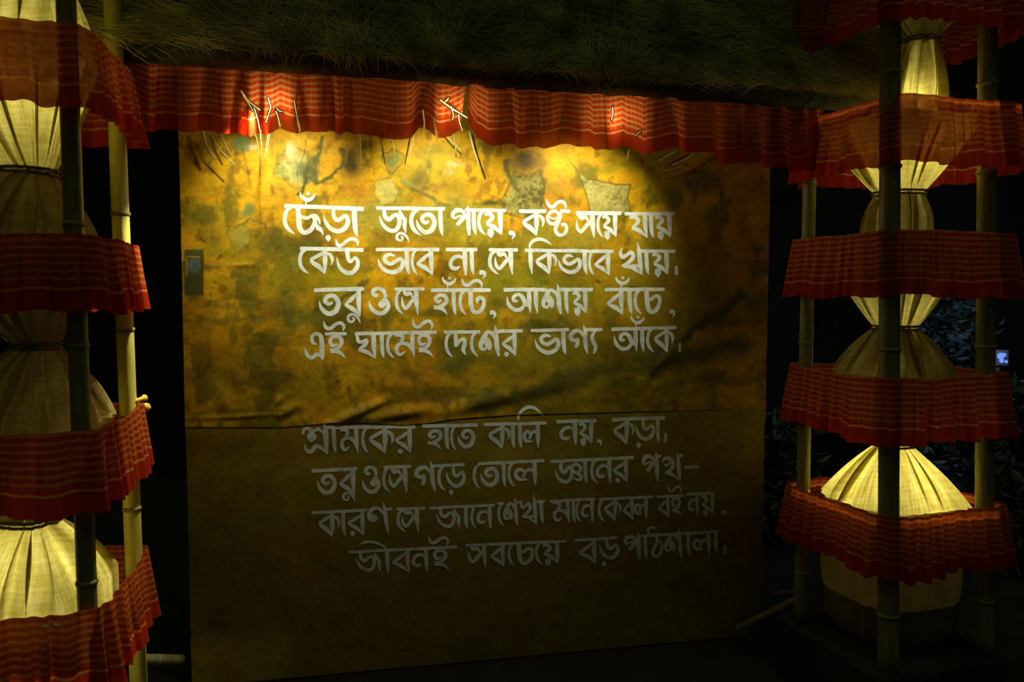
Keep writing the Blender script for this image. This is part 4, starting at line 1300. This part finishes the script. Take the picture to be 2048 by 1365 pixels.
vf = prism(RIGHT_C, RIGHT_A, 0.44, 0.0, PL)
tag(mesh_obj('plinth', vf[0], vf[1], M_FLOOR, smooth=False, loc=(RIGHT_C[0], RIGHT_C[1], 0)), 'low dark square plinth under the right column', 'plinth')


def drum():
    c = RIGHT_C + np.array([0.012, 0.02])
    root = empty('cloth_drum', (c[0], c[1], PL))
    nu = 96
    th = np.linspace(0, 2 * np.pi, nu, endpoint=False)
    fold = 0.004 * np.sin(th * 23) + 0.003 * np.sin(th * 37 + 1)
    def rev(prof, name, mat):
        V, UV = [], []
        for r, z in prof:
            for i in range(nu):
                rr = r + fold[i] * (1 if r > 0.1 else 0)
                x, y, _ = super_ring((0, 0), RIGHT_A, rr * 1.41, th[i], 3.2)
                V.append((c[0] + x, c[1] + y, z))
        o = mesh_obj(name, V, grid_faces(nu, len(prof), True), mat, parent=root, loc=(c[0], c[1], prof[0][1]))
    z0, z1 = PL, EYE - 0.86
    zm = z0 + 0.19
    rev([(0.23, zm), (0.236, zm + 0.06), (0.238, (zm + z1) / 2), (0.236, z1 - 0.03), (0.225, z1)], 'drum_skirt', M_DRUM)
    rev([(0.15, z0 + 0.004), (0.19, z0 + 0.015), (0.215, z0 + 0.05), (0.226, z0 + 0.11), (0.229, zm)], 'drum_foot', M_DRUM2)
    tag(root, 'beige cloth covered drum with darker foot at the base of the right column', 'drum')


drum()


def rail(a, b, r, label, name='bamboo_rail', cat='bamboo rail'):
    n = 24
    root = empty(name, a)
    pts = [a.lerp(b, k / n) for k in range(n + 1)]
    vf = tube(pts, [r] * (n + 1), 12)
    mesh_obj('culm', vf[0], vf[1], M_BAMB, parent=root, loc=a)
    for k in (6, 17):
        d = (b - a).normalized() * 0.006
        q = [pts[k] - d, pts[k], pts[k] + d]
        vf = tube(q, [r, r * 1.12, r], 12)
        mesh_obj('node_ring', vf[0], vf[1], M_NODE, parent=root, loc=pts[k])
    tag(root, label, cat)
    return root


rail(at(190, 1318, 3.05), at(364, 1321, 3.36), 0.022, 'low horizontal bamboo rail between the left column and the painted sheet')
rail(at(1470, 1262, 3.80), at(1612, 1192, 3.46), 0.018, 'short slanting bamboo stick leaning beside the beige drum', 'bamboo_stick', 'bamboo stick')
rail(at(1548, 1188, 3.92), at(1606, 1184, 3.62), 0.011, 'thin level bamboo rail between the painted sheet and the right column')

# ------------------------------------------------------------------ shrubs and cool lamp far behind on the right
def shrub(px, py, Y, w, h, n, seed, label):
    r = random.Random(seed)
    base = at(px, py, Y)
    base.z = 0.0
    root = empty('leafy_shrub', base)
    top = at(px, py, Y).z
    A = ([], [])
    for k in range(6):
        x = r.uniform(-0.25, 0.25) * w
        add(A, tube([base + Vector((x * 0.2, 0, 0)), base + Vector((x, r.uniform(-.1, .1), top * 0.6)), base + Vector((x * 1.6, r.uniform(-.2, .2), top))], [0.02, 0.014, 0.006], 6))
    mesh_obj('stems', A[0], A[1], M_STEM, parent=root, loc=base)
    V, Fc = [], []
    for k in range(n):
        c = Vector((r.gauss(0, 0.34) * w, r.gauss(0, 0.14), top + r.uniform(-1, 1) * h))
        c = Vector((base.x + c.x, base.y + c.y, max(0.05, c.z)))
        a, t = r.uniform(0, 6.28), r.uniform(-0.9, 0.9)
        d = Vector((math.cos(a) * math.cos(t), math.sin(a) * math.cos(t), math.sin(t)))
        s = d.cross(Vector((r.uniform(-1, 1), r.uniform(-1, 1), 1))).normalized()
        nrm = d.cross(s)
        L, wd = r.uniform(0.07, 0.15), r.uniform(0.018, 0.035)
        o = len(V)
        V += [c, c + d * L * 0.45 + s * wd + nrm * 0.01, c + d * L, c + d * L * 0.45 - s * wd + nrm * 0.01, c + d * L * 0.45 - nrm * 0.006]
        Fc += [(o, o + 1, o + 4), (o + 1, o + 2, o + 4), (o + 2, o + 3, o + 4), (o + 3, o, o + 4)]
    f = mesh_obj('foliage', V, Fc, M_LEAF, parent=root, loc=base, smooth=False)
    tag(root, label, 'shrub', 'dim shrubs behind the right column')


shrub(2010, 940, 5.0, 0.45, 0.55, 1500, 1, 'dark bluish shrub at the right edge behind the right column')
shrub(1870, 760, 6.8, 0.45, 0.75, 1500, 2, 'dark shrub seen between the right column poles under the blue light')
shrub(1560, 930, 5.4, 0.30, 0.35, 500, 3, 'dim grey shrub seen low between the painted sheet and the right column')

lp = at(2004, 716, 6.2)
lamp = empty('cool_floodlight', (lp.x, lp.y, 0))
A = ([], [])
add(A, tube([Vector((lp.x, lp.y + 0.06, 0)), Vector((lp.x, lp.y + 0.06, lp.z + 0.02))], [0.02, 0.02], 10))
mesh_obj('post', A[0], A[1], M_CASE, parent=lamp, loc=(lp.x, lp.y, 0))
A = ([], [])
add(A, box(lp.x, lp.y + 0.03, lp.z, 0.10, 0.06, 0.12))
mesh_obj('lamp_housing', A[0], A[1], M_CASE, parent=lamp, loc=lp, smooth=False)
for dx, dz, r in ((-0.014, 0.014, 0.026), (0.012, 0.022, 0.016), (-0.006, -0.022, 0.018), (0.030, -0.030, 0.012)):
    q = [Vector((lp.x + dx, lp.y - 0.004 - k * 0.004, lp.z + dz)) for k in range(4)]
    vf = tube(q, [r, r, r * 0.85, r * 0.45], 14)
    mesh_obj('lens', vf[0], vf[1], M_BLUE, parent=lamp, loc=q[0], smooth=False)
tag(lamp, 'small bright blue floodlight far behind the right column, at the right edge', 'floodlight')
light('cool_flood_glow', 'POINT', (lp.x - 0.05, lp.y - 0.25, lp.z + 0.05), 4.5, (0.45, 0.62, 1.0), 0.05)

# ------------------------------------------------------------------ lamps inside the columns
light('column_lamp', 'POINT', (LX[0] + 0.0, LX[1], EYE + 0.66), 2.0, LAMP, 0.03)
light('column_lamp', 'POINT', (-1.50, 2.44, zl(1165)), 2.4, LAMP, 0.03)
light('column_lamp', 'POINT', (1.66, 3.36, zr(255)), 3.6, LAMP, 0.03)
light('column_lamp', 'POINT', (1.62, 3.36, zr(1000)), 4.8, LAMP, 0.03)
light('column_lamp', 'POINT', (1.66, 3.36, zr(590)), 0.7, LAMP, 0.03)
bpy.context.view_layer.update()
